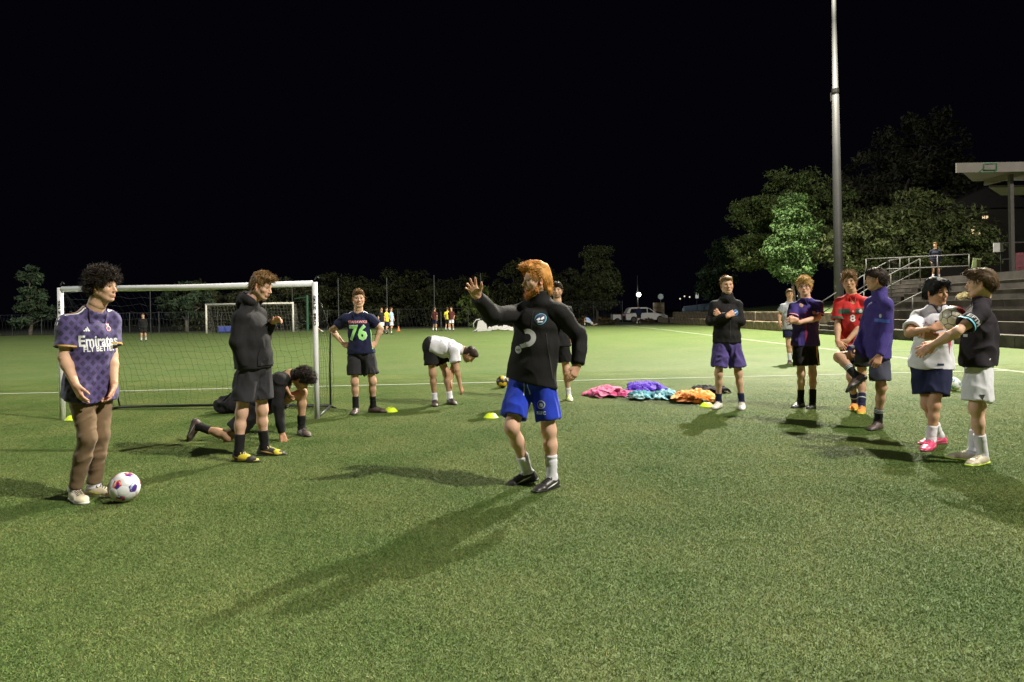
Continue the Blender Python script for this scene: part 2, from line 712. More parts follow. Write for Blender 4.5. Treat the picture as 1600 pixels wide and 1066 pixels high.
def eyes(c, fr, o):
    """two eyeballs with iris, joined into the body mesh"""
    F, U, R = fr
    Vs, Fs, Cs, n0 = [], [], [], 0
    look = nrm(F + R * o.get('look', 0))
    for sx in (-1, 1):
        ce = c + (R * sx * .031 + F * .0722 + U * .0005) * o.get('hs', 1.0)
        V, Q, C = [], [], []
        nu, nv = 14, 10
        A, B, _ = frame(look, U)
        Rr = np.cross(A, B)
        for j in range(nv + 1):
            th = math.pi * j / nv
            for i in range(nu):
                ph = 2 * math.pi * i / nu
                V.append(ce + .0135 * (A * math.cos(th) + (B * math.cos(ph) + Rr * math.sin(ph)) * math.sin(th)))
                a = math.degrees(th)
                C.append((.012, .010, .010) if a < 20 else (o.get('iris', (.07, .05, .03)) if a < 46 else (.34, .31, .28)))
        for j in range(nv):
            for i in range(nu):
                k = (i + 1) % nu
                Q.append((n0 + j * nu + i, n0 + j * nu + k, n0 + (j + 1) * nu + k, n0 + (j + 1) * nu + i))
        n0 += len(V)
        Vs += V
        Fs += Q
        Cs += C
    return np.array(Vs), np.array(Fs), np.array(Cs)


def body_mesh(J, fr, o, v):
    skin = SKIN[o['skin']]
    g = o.get('girth', 1.0)
    pts = np.array([J[k] for k in J])
    F_ = Field(pts.min(0) - .2, pts.max(0) + .2, v)
    Rt = nrm((J['sR'] - J['sL']) + (J['hR'] - J['hL']))
    sc = (J['sR'] + J['sL']) / 2
    pv = J['pv']
    L = lambda t: pv + (sc - pv) * t
    F_.seg(pv - (sc - pv) * .06, L(.38), (.140 * g, .098 * g), (.124 * g, .090 * g), .03, R=Rt)
    F_.seg(L(.38), L(.8), (.124 * g, .090 * g), (.148 * g, .108 * g), .03, R=Rt)
    F_.seg(L(.8), L(.98), (.148 * g, .108 * g), (.120 * g, .078 * g), .03, R=Rt, cap=.05)
    nk = J['nk']
    for s in 'RL':
        sh, el, wr = J['s' + s], J['e' + s], J['w' + s]
        F_.seg(nk - (nk - sc) * .35, sh, .052 * g, .050 * g, .04)
        F_.ell(sh, (.058 * g,) * 3, k=.03)
        F_.seg(sh, el, .049 * g, .040 * g, .025)
        F_.ell(sh + (el - sh) * .55 , (.046 * g,) * 3, k=.03)
        mid = el + (wr - el) * .28
        F_.seg(el, mid, .040 * g, .0425 * g, .02)
        hd_ = nrm(J['f' + s] - wr)
        F_.seg(mid, wr, .0425 * g, (.027), .02)
        hp, kn, an = J['h' + s], J['k' + s], J['a' + s]
        if o['bottom']['kind'] == 'trousers':
            F_.seg(hp, kn, .066 * g, .044, .04)
            F_.seg(kn, an, .044, .034, .02)
            continue
        F_.seg(hp, kn, .081 * g, .051 * g, .04)
        F_.ell(hp + (kn - hp) * .35, (.073 * g,) * 3, k=.05)
        back = nrm(np.cross(Rt, nrm(an - kn)))
        fw = nrm(J['t' + s] - an)
        fw = nrm(fw - nrm(an - kn) * fw.dot(nrm(an - kn)))
        F_.ell(kn + fw * .008, (.042 * g, .042 * g, .058 * g), k=.05)
        cm = kn + (an - kn) * .32
        F_.seg(kn, cm, .046 * g, .046 * g, .03)
        F_.seg(cm, an, .046 * g, .032, .03)
        F_.ell(cm - fw * .015, (.040 * g, .038 * g, .085 * g), (nrm(np.cross(fw, an - kn)), fw, nrm(an - kn)), .03)
        F_.seg(an, an + nrm(an - kn) * .04 + fw * .04, .028, .024, .01)
        F_.ell(an - fw * .012, (.030, .036, .036), k=.015)
    c = J['hd']
    F_.seg(nk, c - fr[1] * .06 - fr[0] * .015, .060, .054, .03)
    V, Q = F_.mesh(1)
    col = np.tile(np.array(skin), (len(V), 1))
    nz = (vnoise(V * 30) - .5)[:, None]
    col = col * (1 + nz * .16)
    for s in 'RL':
        d = np.linalg.norm(V - J['k' + s], axis=1)
        w = np.clip(1 - d / .07, 0, 1)[:, None] * .4
        col = col * (1 - w) + col * np.array((1.08, .80, .76)) * w
    if o.get('leg_hair', 0):
        low = np.zeros(len(V))
        for s in 'RL':
            a, b = J['k' + s], J['a' + s]
            t = np.clip((V - a) @ (b - a) / ((b - a) @ (b - a)), 0, 1)
            low = np.maximum(low, np.clip(1.5 - np.linalg.norm(V - a - np.outer(t, b - a), axis=1) / .06, 0, 1))
        col *= (1 - o['leg_hair'] * low * (0.5 + vnoise(V * np.array((180, 180, 60)))))[:, None]
    parts = [(V, Q, col)]
    hv = min(v, .0058)
    H = head_field(c, fr, nk, min(v, .0062), jaw=o.get('jaw', 1.0), hs=o.get('hs', 1.0))
    hV, hQ = H.mesh(1)
    parts.append((hV, hQ, head_colour(hV, c, fr, skin, o)))
    parts.append(eyes(c, fr, o))
    for s in 'RL':
        ho = dict(o.get('hand' + s, {}))
        if ho.get('skip'):
            continue
        w = J['w' + s]
        f = nrm(J['f' + s] - w)
        n = ho.get('n')
        if n is None:
            n = (pv * V3(1, 1, 0) + V3(0, 0, w[2])) - w
        D = Field(w - .23, w + .23, hv)
        fa = nrm(J['e' + s] - w)
        D.seg(w + fa * .09, w, .034 * g, .0265, .01)
        hand(D, w, f, np.array(n, float), s, ho)
        hV, hQ = D.mesh(0)
        hC = np.tile(np.array(skin), (len(hV), 1)) * np.array((1.03, .93, .92))
        parts.append((hV, hQ, hC * (1 + (vnoise(hV * 60) - .5)[:, None] * .2)))
    n0, Vs, Qs, Cs = 0, [], [], []
    for a, b, c_ in parts:
        Vs.append(a)
        Qs.append(b + n0)
        Cs.append(c_)
        n0 += len(a)
    return np.concatenate(Vs), np.concatenate(Qs), np.concatenate(Cs)


def hair_part(J, fr, o, h, v, parent, key):
    F, U, R = fr
    c = J['hd']
    hs = o.get('hs', 1.0)
    A = (R, F, U)
    P = lambda r, f, u: c + (R * r + F * f + U * u) * hs
    D = Field(c - .24, c + .24, max(v, .006))
    top, side, back, fr_, low = h.get('top', .03), h.get('side', .012), h.get('back', .015), h.get('fringe', .015), h.get('low', -.06)
    E = lambda r, f, u, rr, k=.02, op='add': D.ell(P(r, f, u), tuple(x * hs for x in rr), A, k, op)
    E(0, -.014, .045, (.075 + side, .092 + back, .070 + top), 0)
    E(0, -.050, -.005, (.066 + side * .8, .052 + back * .8, .062), .03)
    if h.get('nape'):
        E(0, -.075, -.060, (.052 + side * .6, .030 + back * .5, .045), .03)
    E(h.get('part', 0), .055, .085 + top * .3, (.060, .036 + fr_, .022 + fr_ * .6), .03)
    if h.get('curtain'):
        for sx in (-1, 1):
            E(sx * .064, .035, .045, (.022 + side, .035, .050), .02)
    face_u = h.get('line', .062)
    # keep the face and the ears free
    D.seg(P(0, .2, face_u - .085), P(0, .040, face_u - .085), (.066 * hs, .078 * hs), (.062 * hs, .074 * hs), .012, R=R, op='sub')
    for sx in (-1, 1):
        if not h.get('cover_ears'):
            E(sx * .088, .008, -.022, (.040, .034, .040), .010, 'sub')
            D.seg(P(sx * .09, .045, -.03), P(sx * .05, .07, -.06), .034 * hs, .04 * hs, .01, op='sub')
    D.cut(P(0, -.05, low), -U + F * h.get('tilt', .35) * 0.5)
    V, Q = D.mesh(1)
    Nn = normals(V, Q)
    am, fq = h.get('amp', .006), h.get('freq', 45)
    sd = len(key) * 3.1
    loc = np.stack([(V - c) @ R, (V - c) @ F, (V - c) @ U], 1)
    st = np.array(h.get('stretch', (1.3, .5, .6)))
    nz = vnoise(loc * st * fq + sd) - .5 + .6 * (vnoise(loc * st * fq * 2.3 + sd) - .5)
    V = V + Nn * (nz * am * 2)[:, None]
    base = np.array(o['hair'])
    col = base * (1 + (vnoise(loc * st * fq * 1.7 + 3)[:, None] - .5) * .5)
    Vs, Qs, Cs = [V], [Q], [col]
    n = int(h.get('tufts', 500) * 1.7)
    if n and len(V):
        r_ = np.random.RandomState(len(key) + 17)
        ids = r_.randint(0, len(V), n)
        root, nn, lc = V[ids] - Nn[ids] * .006, Nn[ids], loc[ids]
        ln = h.get('len', .035) * h.get('lscale', .72) * (.5 + r_.rand(n))
        comb = np.array(h.get('comb', (0, .7, -.2)))
        cw = comb[0] * R + comb[1] * F + comb[2] * U
        down = np.clip((.07 - lc[:, 2]) / .07, 0, 1)[:, None]
        d = nn * h.get('lift', .35) + cw * (1 - down) + (-U - .35 * F) * down + r_.randn(n, 3) * h.get('mess', .35) * h.get('mscale', .6)
        d /= np.linalg.norm(d, axis=1, keepdims=True)
        bend = -nn * .5 * h.get('hug', .45) + r_.randn(n, 3) * h.get('mess', .35) * h.get('mscale', .6) * .8
        side_ = np.cross(d, nn)
        side_ /= np.linalg.norm(side_, axis=1, keepdims=True) + 1e-9
        oth = np.cross(d, side_)
        M, K = 6, 3
        rad0 = h.get('rad', .0028) * (.6 + .8 * r_.rand(n))
        ph0 = r_.rand(n) * 6.28
        rings = []
        for j in range(M):
            t = j / (M - 1)
            p = root + d * (ln * t)[:, None] + bend * (ln * t * t * .5)[:, None]
            cr = h.get('curl', 0)
            if cr:
                a = ph0 + t * h.get('turns', 9)
                p = p + (side_ * np.cos(a)[:, None] + oth * np.sin(a)[:, None]) * cr * min(1, t * 3)
            rr = rad0 * (1 - .8 * t)
            for k in range(K):
                a = 2 * math.pi * k / K
                rings.append(p + (side_ * math.cos(a) + oth * math.sin(a)) * rr[:, None])
        TV = np.stack(rings, 1).reshape(-1, 3)
        fc = []
        for j in range(M - 1):
            for k in range(K):
                fc.append((j * K + k, j * K + (k + 1) % K, (j + 1) * K + (k + 1) % K, (j + 1) * K + k))
        TF = (np.arange(n)[:, None, None] * (M * K) + np.array(fc)[None]).reshape(-1, 4)
        TC = np.repeat(base[None] * (.6 + .9 * r_.rand(n)[:, None]), M * K, 0)
        Vs.append(TV)
        Qs.append(TF + len(V))
        Cs.append(np.clip(TC, 0, 1))
    ob = link('hair', mesh_np('hair', np.concatenate(Vs), np.concatenate(Qs), True, np.concatenate(Cs)), vcol_mat('hair_strands', .62, .22), parent)
    if o.get('beard'):
        D = Field(c - .2, c + .2, max(v, .006))
        b = o['beard']
        for sx in (-1, 1):
            D.seg(P(sx * .064, .005, -.030), P(sx * .054, .030, -.075), .014 * hs, .019 * hs, .015)
            D.seg(P(sx * .054, .030, -.075), P(sx * .016, .070, -.105), .019 * hs, .023 * hs, .02)
            D.seg(P(0, .092, -.056), P(sx * .030, .076, -.068), .008 * hs, .010 * hs, .012)
        E2 = D.ell(P(0, .074, -.112), (.032 * hs, .026 * hs, .026 * hs), A, .02)
        V, Q = D.mesh(1)
        Nn = normals(V, Q)
        loc = np.stack([(V - c) @ R, (V - c) @ F, (V - c) @ U], 1)
        V = V + Nn * ((vnoise(loc * 120) - .5) * .008)[:, None]
        col = np.array(b) * (1 + (vnoise(loc * 150)[:, None] - .5) * .7)
        Vs, Qs, Cs = [V], [Q], [col]
        n = 500
        r_ = np.random.RandomState(3)
        ids = r_.randint(0, len(V), n)
        d = Nn[ids] * .5 - U * .8 + r_.randn(n, 3) * .4
        d /= np.linalg.norm(d, axis=1, keepdims=True)
        s1 = np.cross(d, r_.randn(n, 3))
        s1 /= np.linalg.norm(s1, axis=1, keepdims=True)
        p0, p1 = V[ids], V[ids] + d * .016
        TV = np.stack([p0 - s1 * .0015, p0 + s1 * .0015, p1 + s1 * .0004, p1 - s1 * .0004], 1).reshape(-1, 3)
        TF = np.arange(4 * n).reshape(-1, 4)
        Vs.append(TV)
        Qs.append(TF + len(V))
        Cs.append(np.repeat(np.array(b)[None] * (.6 + .9 * r_.rand(n)[:, None]), 4, 0))
        link('beard', mesh_np('beard', np.concatenate(Vs), np.concatenate(Qs), True, np.clip(np.concatenate(Cs), 0, 1)), vcol_mat('hair_strands', .62, .22), parent)
    return ob


def top_part(J, fr, o, p, v, parent, key):
    g = o.get('girth', 1.0)
    loose = p.get('loose', .018)
    pts = np.array([J[k] for k in ('sR', 'sL', 'eR', 'eL', 'wR', 'wL', 'pv', 'hR', 'hL', 'nk')])
    Fd = Field(pts.min(0) - .27, pts.max(0) + .22, v)
    Rt = nrm((J['sR'] - J['sL']) + (J['hR'] - J['hL']) * 1.0)
    Rs = nrm(J['sR'] - J['sL'])
    Rh = nrm(J['hR'] - J['hL'] + Rs * .06)
    sc = (J['sR'] + J['sL']) / 2
    pv, nk = J['pv'], J['nk']
    sp = nrm(sc - pv)
    L = lambda t: pv + (sc - pv) * t
    fwd = np.cross(V3(0, 0, 1), Rt) if abs(sp[2]) > .5 else np.cross(sp, Rt)
    fwd = nrm(fwd)
    if 'hem' in p:
        hp = pv + V3(0, 0, -1) * (pv[2] - p['hem']) + V3(*p.get('swing', (0, 0, 0)))
    else:
        hp = pv - sp * p.get('drop', .06)
    a = lambda w, d: ((w * g + loose), (d * g + loose))
    ch = p.get('chest', 0)
    fl = p.get('flare', .012)
    bl = p.get('belly', .02)
    W = lambda w, d, e=0: (w * g + loose + e, d * g + loose + e * .9)
    Fd.seg(hp - sp * .10, L(.15), W(.146, .100, fl), W(.142, .098, bl), .03, R=Rh)
    Fd.seg(L(.15), L(.48), W(.142, .098, bl), W(.136, .098, bl), .03, R=Rt)
    Fd.seg(L(.48), L(.8), W(.136, .098, bl), W(.146, .108, ch), .03, R=Rs)
    Fd.seg(L(.8), L(.97), W(.146, .108, ch), W(.120, .070, -.006), .03, R=Rs, cap=.055)
    tdir = hp - L(.15)
    tdir = nrm(tdir) if np.linalg.norm(tdir) > .02 else -sp
    tdir = nrm(tdir + V3(*p.get('hem_tilt', (0, 0, 0))))
    S = Fd.like()
    if sp[2] > .75:
        bottom_field(S, J, o, o['bottom'], True)
        S.D -= .016
        Fd.join(S, .03)
    # hem, with the cloth hollow just inside it
    Fd.cut(hp, tdir)
    Fd.seg(hp + tdir * .03, hp - tdir * .05, W(.146, .100, fl - .010), W(.136, .092, bl - .014), .008, R=Rh, flat=3, op='sub')
    S = Fd.like()
    for s in 'RL':
        sh, el, wr = J['s' + s], J['e' + s], J['w' + s]
        S.seg(nk - (nk - sc) * .30 + (sh - nk) * .12, sh, .050 * g + loose * .5, .047 * g + loose * .4, .06)
        S.ell(sh, (.050 * g + loose * .4,) * 3, k=.05)
        if p['kind'] == 'tee':
            e = sh + (el - sh) * p.get('sleeve', .62)
            d = nrm(el - sh)
            q = .006 + loose
            S.seg(sh, e, .048 * g + q * .8, .053 * g + q * 1.1, .035, flat=2)
            S.seg(e - d * .035, e + d * .03, .045 * g + q * .55, .047 * g + q * .75, .004, flat=3, op='sub')
            S.seg(sh, e + d * .02, .040 * g, .040 * g, .01)
        else:
            q = loose
            S.seg(sh, el, .048 * g + q * .7, .043 * g + q * .8, .035)
            w2 = wr + (el - wr) * p.get('cuff_up', .03)
            S.seg(el, w2, .043 * g + q * .8, .032 * g + q * p.get('cuff', .55), .03, flat=2)
    Fd.join(S, .026)
    for s in 'RL':
        if p['kind'] == 'tee':
            sh, el = J['s' + s], J['e' + s]
            e = sh + (el - sh) * p.get('sleeve', .62)
            d = nrm(el - sh)
            Fd.seg(e - d * .030, e + d * .03, .046 * g + (.006 + loose) * .45, .047 * g + (.006 + loose) * .75, .004, flat=3, op='sub')
    Fv, Uv, Rv = fr
    if p.get('hood'):
        bk = -fwd
        ring = []
        for i in range(13):
            t = math.pi * (-.72 + 1.44 * i / 12)
            ring.append(nk + (Rs * math.sin(t) * .098 + bk * math.cos(t) * .076) + V3(0, 0, 1) * (-.012 + .036 * math.cos(t * .9)) + sp * 0.0)
        for i in range(12):
            Fd.seg(ring[i], ring[i + 1], .032, .032, .03)
        Fd.ell(nk + bk * .10 + V3(0, 0, -.05), (.085, .042, .085), (Rs, bk, nrm(V3(0, 0, 1) + bk * .2)), .05)
    if p.get('stand'):
        c = J['hd']
        d = nrm(c - fr[0] * .02 - nk)
        h = p['stand']
        Fd.seg(nk - d * .03, nk + d * h, (.082, .080), (.071, .072), .03, R=Rs, flat=2)
        Fd.seg(nk + d * (h - .02), nk + d * (h + .05), (.062, .063), (.062, .063), .004, R=Rs, op='sub', flat=3)
    else:
        c = J['hd']
        d = nrm(c - fr[0] * .03 - nk)
        q = nk + d * p.get('neck_up', -.016)
        vt = p.get('vneck', .0)
        Fd.seg(q + d * .09, q + fwd * (.062 + vt * .4) - d * (vt + .004), .060, .010, .006, op='sub')
        Fd.seg(q, q + d * .12, (.066, .064), (.085, .085), .008, R=Rs, op='sub')
    V, Q = Fd.mesh(1)
    amp = p.get('fold', .008)
    V = folds(V, Q, amp, len(key) + p.get('seed', 0), (1, 1, p.get('fz', .55)), p.get('ff', 11))
    ob = link(p.get('name', 'shirt'), mesh_np(p.get('name', 'shirt'), V, Q), p['mat'], parent)
    ob['bvh'] = 0
    del ob['bvh']
    ctx = dict(ob=ob, bvh=BVHTree.FromPolygons([Vector(x) for x in V], [tuple(map(int, q)) for q in Q]), sc=sc, pv=pv, nk=nk, Rs=Rs, Rt=Rt, fwd=fwd, sp=sp, hp=hp, tdir=tdir, W=W, fl=fl, loose=loose, g=g, Rh=Rh)
    # ribbed collar of a jersey
    if p.get('collar'):
        d = nrm(J['hd'] - fr[0] * .03 - nk)
        m = MB()
        pts = []
        n = 22
        for i in range(n):
            t = 2 * math.pi * i / n
            e = Rs * math.sin(t) * .074 + fwd * (math.cos(t) * .072 + max(0, math.cos(t)) ** 6 * (.004 + p.get('vneck', 0) * .40))
            pts.append(nk + d * .14 + e)
        # lay it on the shirt
        pp = []
        for q in pts:
            hit = ctx['bvh'].ray_cast(Vector(q), Vector(-d), .3)
            if hit[0] is not None:
                pp.append(np.array(hit[0]) + d * .001)
        m.tube(pp, .0062, 6, closed=True)
        m.build('collar', p['collar'], ob, smooth=True)
    if p.get('cuffband') and p['kind'] == 'tee':
        for s in 'RL':
            sh, el = J['s' + s], J['e' + s]
            e = sh + (el - sh) * (p.get('sleeve', .62) - .02)
            d = nrm(el - sh)
            u = nrm(np.cross(d, V3(.3, .5, 1)))
            w = np.cross(d, u)
            rows, n = [], 28
            wd = p.get('cuff_w', .022)
            Vb, Fb = [], []
            for j in range(2):
                cc = e - d * wd * j
                for i in range(n):
                    t = 2 * math.pi * i / n
                    dr = u * math.cos(t) + w * math.sin(t)
                    hit = ctx['bvh'].ray_cast(Vector(cc + dr * .13), Vector(-dr), .13)
                    q = np.array(hit[0]) + dr * .003 if hit[0] is not None else cc + dr * (.055 * g + loose)
                    if np.linalg.norm(q - cc) > .078 * g + loose:
                        q = cc + dr * (.055 * g + loose)
                    Vb.append(q)
            Fb = [(i, (i + 1) % n, n + (i + 1) % n, n + i) for i in range(n)]
            link('sleeve_band', mesh_np('sleeve_band', np.array(Vb), np.array(Fb)), p['cuffband'], ob)
    return ob, ctx


def bottom_field(Fd, J, o, p, only_top=False):
    g = o.get('girth', 1.0)
    lo = p.get('loose', .018)
    Rh = nrm(J['hR'] - J['hL'])
    sc = (J['sR'] + J['sL']) / 2
    pv = J['pv']
    sp = nrm(sc - pv)
    Fd.seg(pv - sp * .03, pv + sp * .10, (.143 * g + lo * .7, .100 * g + lo * .6), (.128 * g, .092 * g), .03, R=Rh, flat=2)
    Fd.ell(pv - sp * .05, (.142 * g + lo * .9, .108 * g + lo * .8, .09), (Rh, np.cross(sp, Rh), sp), .03)
    for s in 'RL':
        if only_top:
            h, k = J['h' + s], J['k' + s]
            S = Fd.like()
            S.seg(h, h + (k - h) * .42, .094 * g + lo * .5, .090 * g + lo * .5 + p.get('flare', .02) * .5, .03)
            Fd.join(S, .02)
            continue
        h, k, a = J['h' + s], J['k' + s], J['a' + s]
        S = Fd.like()
        if p['kind'] == 'trousers':
            d = nrm(a - k)
            S.seg(h, k, .094 * g + lo * .4, .061 * g, .04)
            S.seg(k, k + (a - k) * .35, .061 * g, .057 * g, .03)
            S.seg(k + (a - k) * .35, a - d * .02, .057 * g, .050, .03, flat=2)
            pass
        else:
            t = p.get('len', .75)
            if hasattr(t, '__len__'):
                t = t['RL'.index(s)]
            e = h + (k - h) * t
            d = nrm(k - h)
            fl = p.get('flare', .02)
            S.seg(h, e + d * .06, .092 * g + lo * .5, .086 * g + lo * .6 + fl, .035)
            S.cut(e, d)
            S.seg(e - d * .05, e + d * .05, .070 * g + fl, .074 * g + lo * .4 + fl, .006, flat=3, op='sub')
            S.seg(h, e - d * .045, .085 * g, .075 * g, .01, flat=2)
        Fd.join(S, .018)
    return Rh


def bottom_part(J, fr, o, p, v, parent, key):
    g = o.get('girth', 1.0)
    lo = p.get('loose', .018)
    ks = ('pv', 'hR', 'hL', 'kR', 'kL') + (('aR', 'aL') if p['kind'] == 'trousers' else ())
    pts = np.array([J[k] for k in ks])
    Fd = Field(pts.min(0) - .2, pts.max(0) + .24, v)
    Rh = bottom_field(Fd, J, o, p)
    pv = J['pv']
    V, Q = Fd.mesh(1)
    st = p.get('stretch', (1, 1, .45))
    V = folds(V, Q, p.get('fold', .008), len(key) + 5, st, p.get('ff', 12))
    ob = link(p.get('name', p['kind']), mesh_np(p['kind'], V, Q), p['mat'], parent)
    return ob, dict(ob=ob, bvh=BVHTree.FromPolygons([Vector(x) for x in V], [tuple(map(int, q)) for q in Q]), Rh=Rh, pv=pv)


def shoe_parts(J, o, v, parent):
    so, sk = o['shoe'], o.get('sock')
    g = o.get('girth', 1.0)
    for s in 'RL':
        a, t, k = J['a' + s], J['t' + s], J['k' + s]
        if o.get('air', {}).get(s):
            U = nrm(k - a)
            F = t - a
            F = nrm(F - U * F.dot(U) * .75)
            F, U, R = frame(F, U + V3(0, 0, 0))
        elif o.get('lift', {}).get(s):
            ang = o['lift'][s]
            f0 = nrm((t - a) * V3(1, 1, 0))
            F = f0 * math.cos(ang) - V3(0, 0, 1) * math.sin(ang)
            F, U, R = frame(F, V3(0, 0, 1))
        else:
            F, U, R = frame((t - a) * V3(1, 1, 0), V3(0, 0, 1))
        sz = o.get('foot', 1.0)
        O = a - U * .088
        P = lambda r, f, u: O + (R * r + F * f + U * u) * sz
        ins = .006 if s == 'R' else -.006      # big-toe side
        lo, hi = O - .30, O + .32
        D = Field(lo, hi, min(v, .007))
        D.seg(P(0, -.045, .032), P(0, .04, .034), (.033, .042), (.037, .036), .02, R=R)
        D.seg(P(0, .04, .034), P(-ins, .13, .024), (.037, .038), (.045, .026), .03, R=R)
        D.seg(P(-ins, .13, .024), P(-ins * 1.6, .185, .018), (.045, .026), (.034, .019), .03, R=R)
        D.seg(P(0, -.005, .05), P(0, -.012, .098), (.036, .044), (.040, .048), .025, R=R, flat=2)
        D.seg(P(0, .02, .055), P(0, .08, .045), (.030, .03), (.026, .024), .03, R=R)
        D.seg(P(0, -.006, .075), P(0, -.012, .13), (.032, .040), (.034, .044), .004, R=R, flat=3, op='sub')
        D.cut(P(0, 0, .008), -U)
        V, Q = D.mesh(1)
        sh = link('shoe', mesh_np('shoe', V, Q), so['mat'], parent)
        D = Field(lo, hi, min(v, .007))
        D.seg(P(0, -.05, .012), P(0, .04, .012), (.037, .03), (.037, .03), .01, R=R)
        D.seg(P(0, .04, .012), P(-ins, .13, .012), (.037, .03), (.048, .03), .02, R=R)
        D.seg(P(-ins, .13, .012), P(-ins * 1.6, .190, .014), (.048, .03), (.034, .03), .02, R=R)
        D.cut(P(0, 0, .020), U)
        D.cut(P(0, 0, .001), -U)
        V, Q = D.mesh(1)
        sl = link('sole', mesh_np('sole', V, Q), so['sole'], sh)
        m = MB()
        for i in range(6):
            f = -.03 + i * .042
            for r_ in (-.022, .022):
                if i in (2,):
                    continue
                m.bar(P(r_, f, .004), P(r_, f, -.010), .006, .004, 6)
        if o.get('studs', True):
            m.build('stud', so['sole'], sh)['kind'] = 'stuff'
        if so.get('lace'):
            bv = BVHTree.FromPolygons([Vector(x) for x in mesh_verts(sh)], [tuple(q.vertices) for q in sh.data.polygons])
            m = MB()
            for i in range(5):
                f0 = .035 + i * .019
                pts = []
                for r_ in (-.021, -.010, 0, .010, .021):
                    q = P(r_, f0 + (.007 if r_ > 0 else -.004), .14)
                    hit = bv.ray_cast(Vector(q), Vector(-U), .2)
                    if hit[0] is not None:
                        pts.append(np.array(hit[0]) + U * .002)
                if len(pts) > 2:
                    m.tube(pts, .0032, 5)
            for sx in (-1, 1):
                c0 = P(0, .030, .085)
                m.tube([c0, P(sx * .02, .035, .095), P(sx * .036, .045, .085), P(sx * .03, .05, .072)], .0028, 5)
            if m.v:
                m.build('lace', so['lace'], sh, smooth=True)['kind'] = 'stuff'
        if so.get('flash'):
            bv = BVHTree.FromPolygons([Vector(x) for x in mesh_verts(sh)], [tuple(q.vertices) for q in sh.data.polygons])
            for sx in (-1, 1):
                rows = []
                for i in range(9):
                    tt = i / 8
                    f0 = -.02 + tt * .13
                    u0 = .022 + .030 * (1 - tt) ** 1.3
                    for w in (0, 1):
                        q = P(sx * .12, f0, u0 + (.010 * (1 - abs(2 * tt - 1)) + .002) * w)
                        hit = bv.ray_cast(Vector(q), Vector(-R * sx), .2)
                        rows.append(np.array(hit[0]) + R * sx * .002 if hit[0] is not None else None)
                FF = [(2 * i, 2 * i + 2, 2 * i + 3, 2 * i + 1) for i in range(8) if all(rows[2 * i + j] is not None for j in range(4))]
                if FF:
                    VV = np.array([r if r is not None else V3(0, 0, 0) for r in rows])
                    link('stripe', mesh_np('stripe', VV, np.array(FF)), so['flash'], sh)
        if sk:
            hgt = sk['h']
            D = Field(np.minimum(a, a + (k - a) * hgt / .4) - .14, np.maximum(a, a + (k - a) * hgt / .4) + .14, min(v, .007))
            d = nrm(k - a)
            top = a + d * hgt
            r1 = .034 + (.052 * g - .034) * min(1, hgt / .27) * .95 + .004
            D.seg(a - d * .01, top, .040, r1, .01, flat=2)
            fw = nrm(F - d * F.dot(d))
            if hgt > .1:
                D.ell(a + (k - a) * .62 - fw * .012, (.044 * g, .044 * g, .06), (np.cross(fw, d), fw, d), .03)
                D.cut(top, d)
            D.seg(a, a + F * .03 - U * .03, .038, .034, .02)
            D.ell(a - F * .014 - U * .01, (.034, .036, .04), (R, F, U), .015)
            V, Q = D.mesh(1)
            V = folds(V, Q, .004, 3, (.5, .5, 2.2), 16)
            so_ = link('sock', mesh_np('sock', V, Q), sk['mat'], parent)
            for i, (h0, wd) in enumerate(sk.get('bands', [])):
                m = MB()
                cc = a + d * h0
                rr = .034 + (.052 * g - .034) * min(1, h0 / .27) + .010
                u = nrm(np.cross(d, F))
                w = np.cross(d, u)
                bv = BVHTree.FromPolygons([Vector(x) for x in V], [tuple(map(int, q)) for q in Q])
                Vb, n = [], 20
                for j in range(2):
                    for q in range(n):
                        t2 = 2 * math.pi * q / n
                        dr = u * math.cos(t2) + w * math.sin(t2)
                        c2 = cc + d * wd * j
                        hit = bv.ray_cast(Vector(c2 + dr * .1), Vector(-dr), .1)
                        Vb.append(np.array(hit[0]) + dr * .002 if hit[0] is not None else c2 + dr * rr)
                link('stripe', mesh_np('stripe', np.array(Vb), np.array([(q, (q + 1) % n, n + (q + 1) % n, n + q) for q in range(n)])), sk['band_mat'], so_)


def mesh_verts(ob):
    me = ob.data
    a = np.empty(len(me.vertices) * 3, dtype=np.float32)
    me.vertices.foreach_get('co', a)
    return a.reshape(-1, 3)


# ---- flat print on cloth: outlines laid on the garment
def lay(name, V2, F2, ctx, c, n, up, mat, lift=.0022, maxlen=.022, depth=.30):
    """V2: points (x, y) in metres in the print's own plane; cast along -n on the garment"""
    n = nrm(n)
    up = nrm(np.asarray(up, float) - n * n.dot(up))
    rt = np.cross(up, n)
    bm = bmesh.new()
    vs = [bm.verts.new((x, y, 0)) for x, y in V2]
    for f in F2:
        try:
            bm.faces.new([vs[i] for i in f])
        except ValueError:
            pass
    bmesh.ops.triangulate(bm, faces=bm.faces)
    for _ in range(3):
        es = [e for e in bm.edges if e.calc_length() > maxlen]
        if not es:
            break
        bmesh.ops.subdivide_edges(bm, edges=es, cuts=1)
        bmesh.ops.triangulate(bm, faces=bm.faces)
    bv = ctx['bvh']
    bad = []
    c = np.asarray(c, float)
    for v in bm.verts:
        q = c + rt * v.co.x + up * v.co.y + n * depth * .6
        hit = bv.ray_cast(Vector(q), Vector(-n), depth)
        if hit[0] is None:
            bad.append(v)
        else:
            h = np.array(hit[0]) + np.array(hit[1]) * np.sign(np.array(hit[1]) @ n) * lift
            v.co = Vector(h)
    if bad:
        bmesh.ops.delete(bm, geom=bad, context='VERTS')
    me = bpy.data.meshes.new(name)
    bm.to_mesh(me)
    bm.free()
    return link(name, me, mat, ctx['ob'])


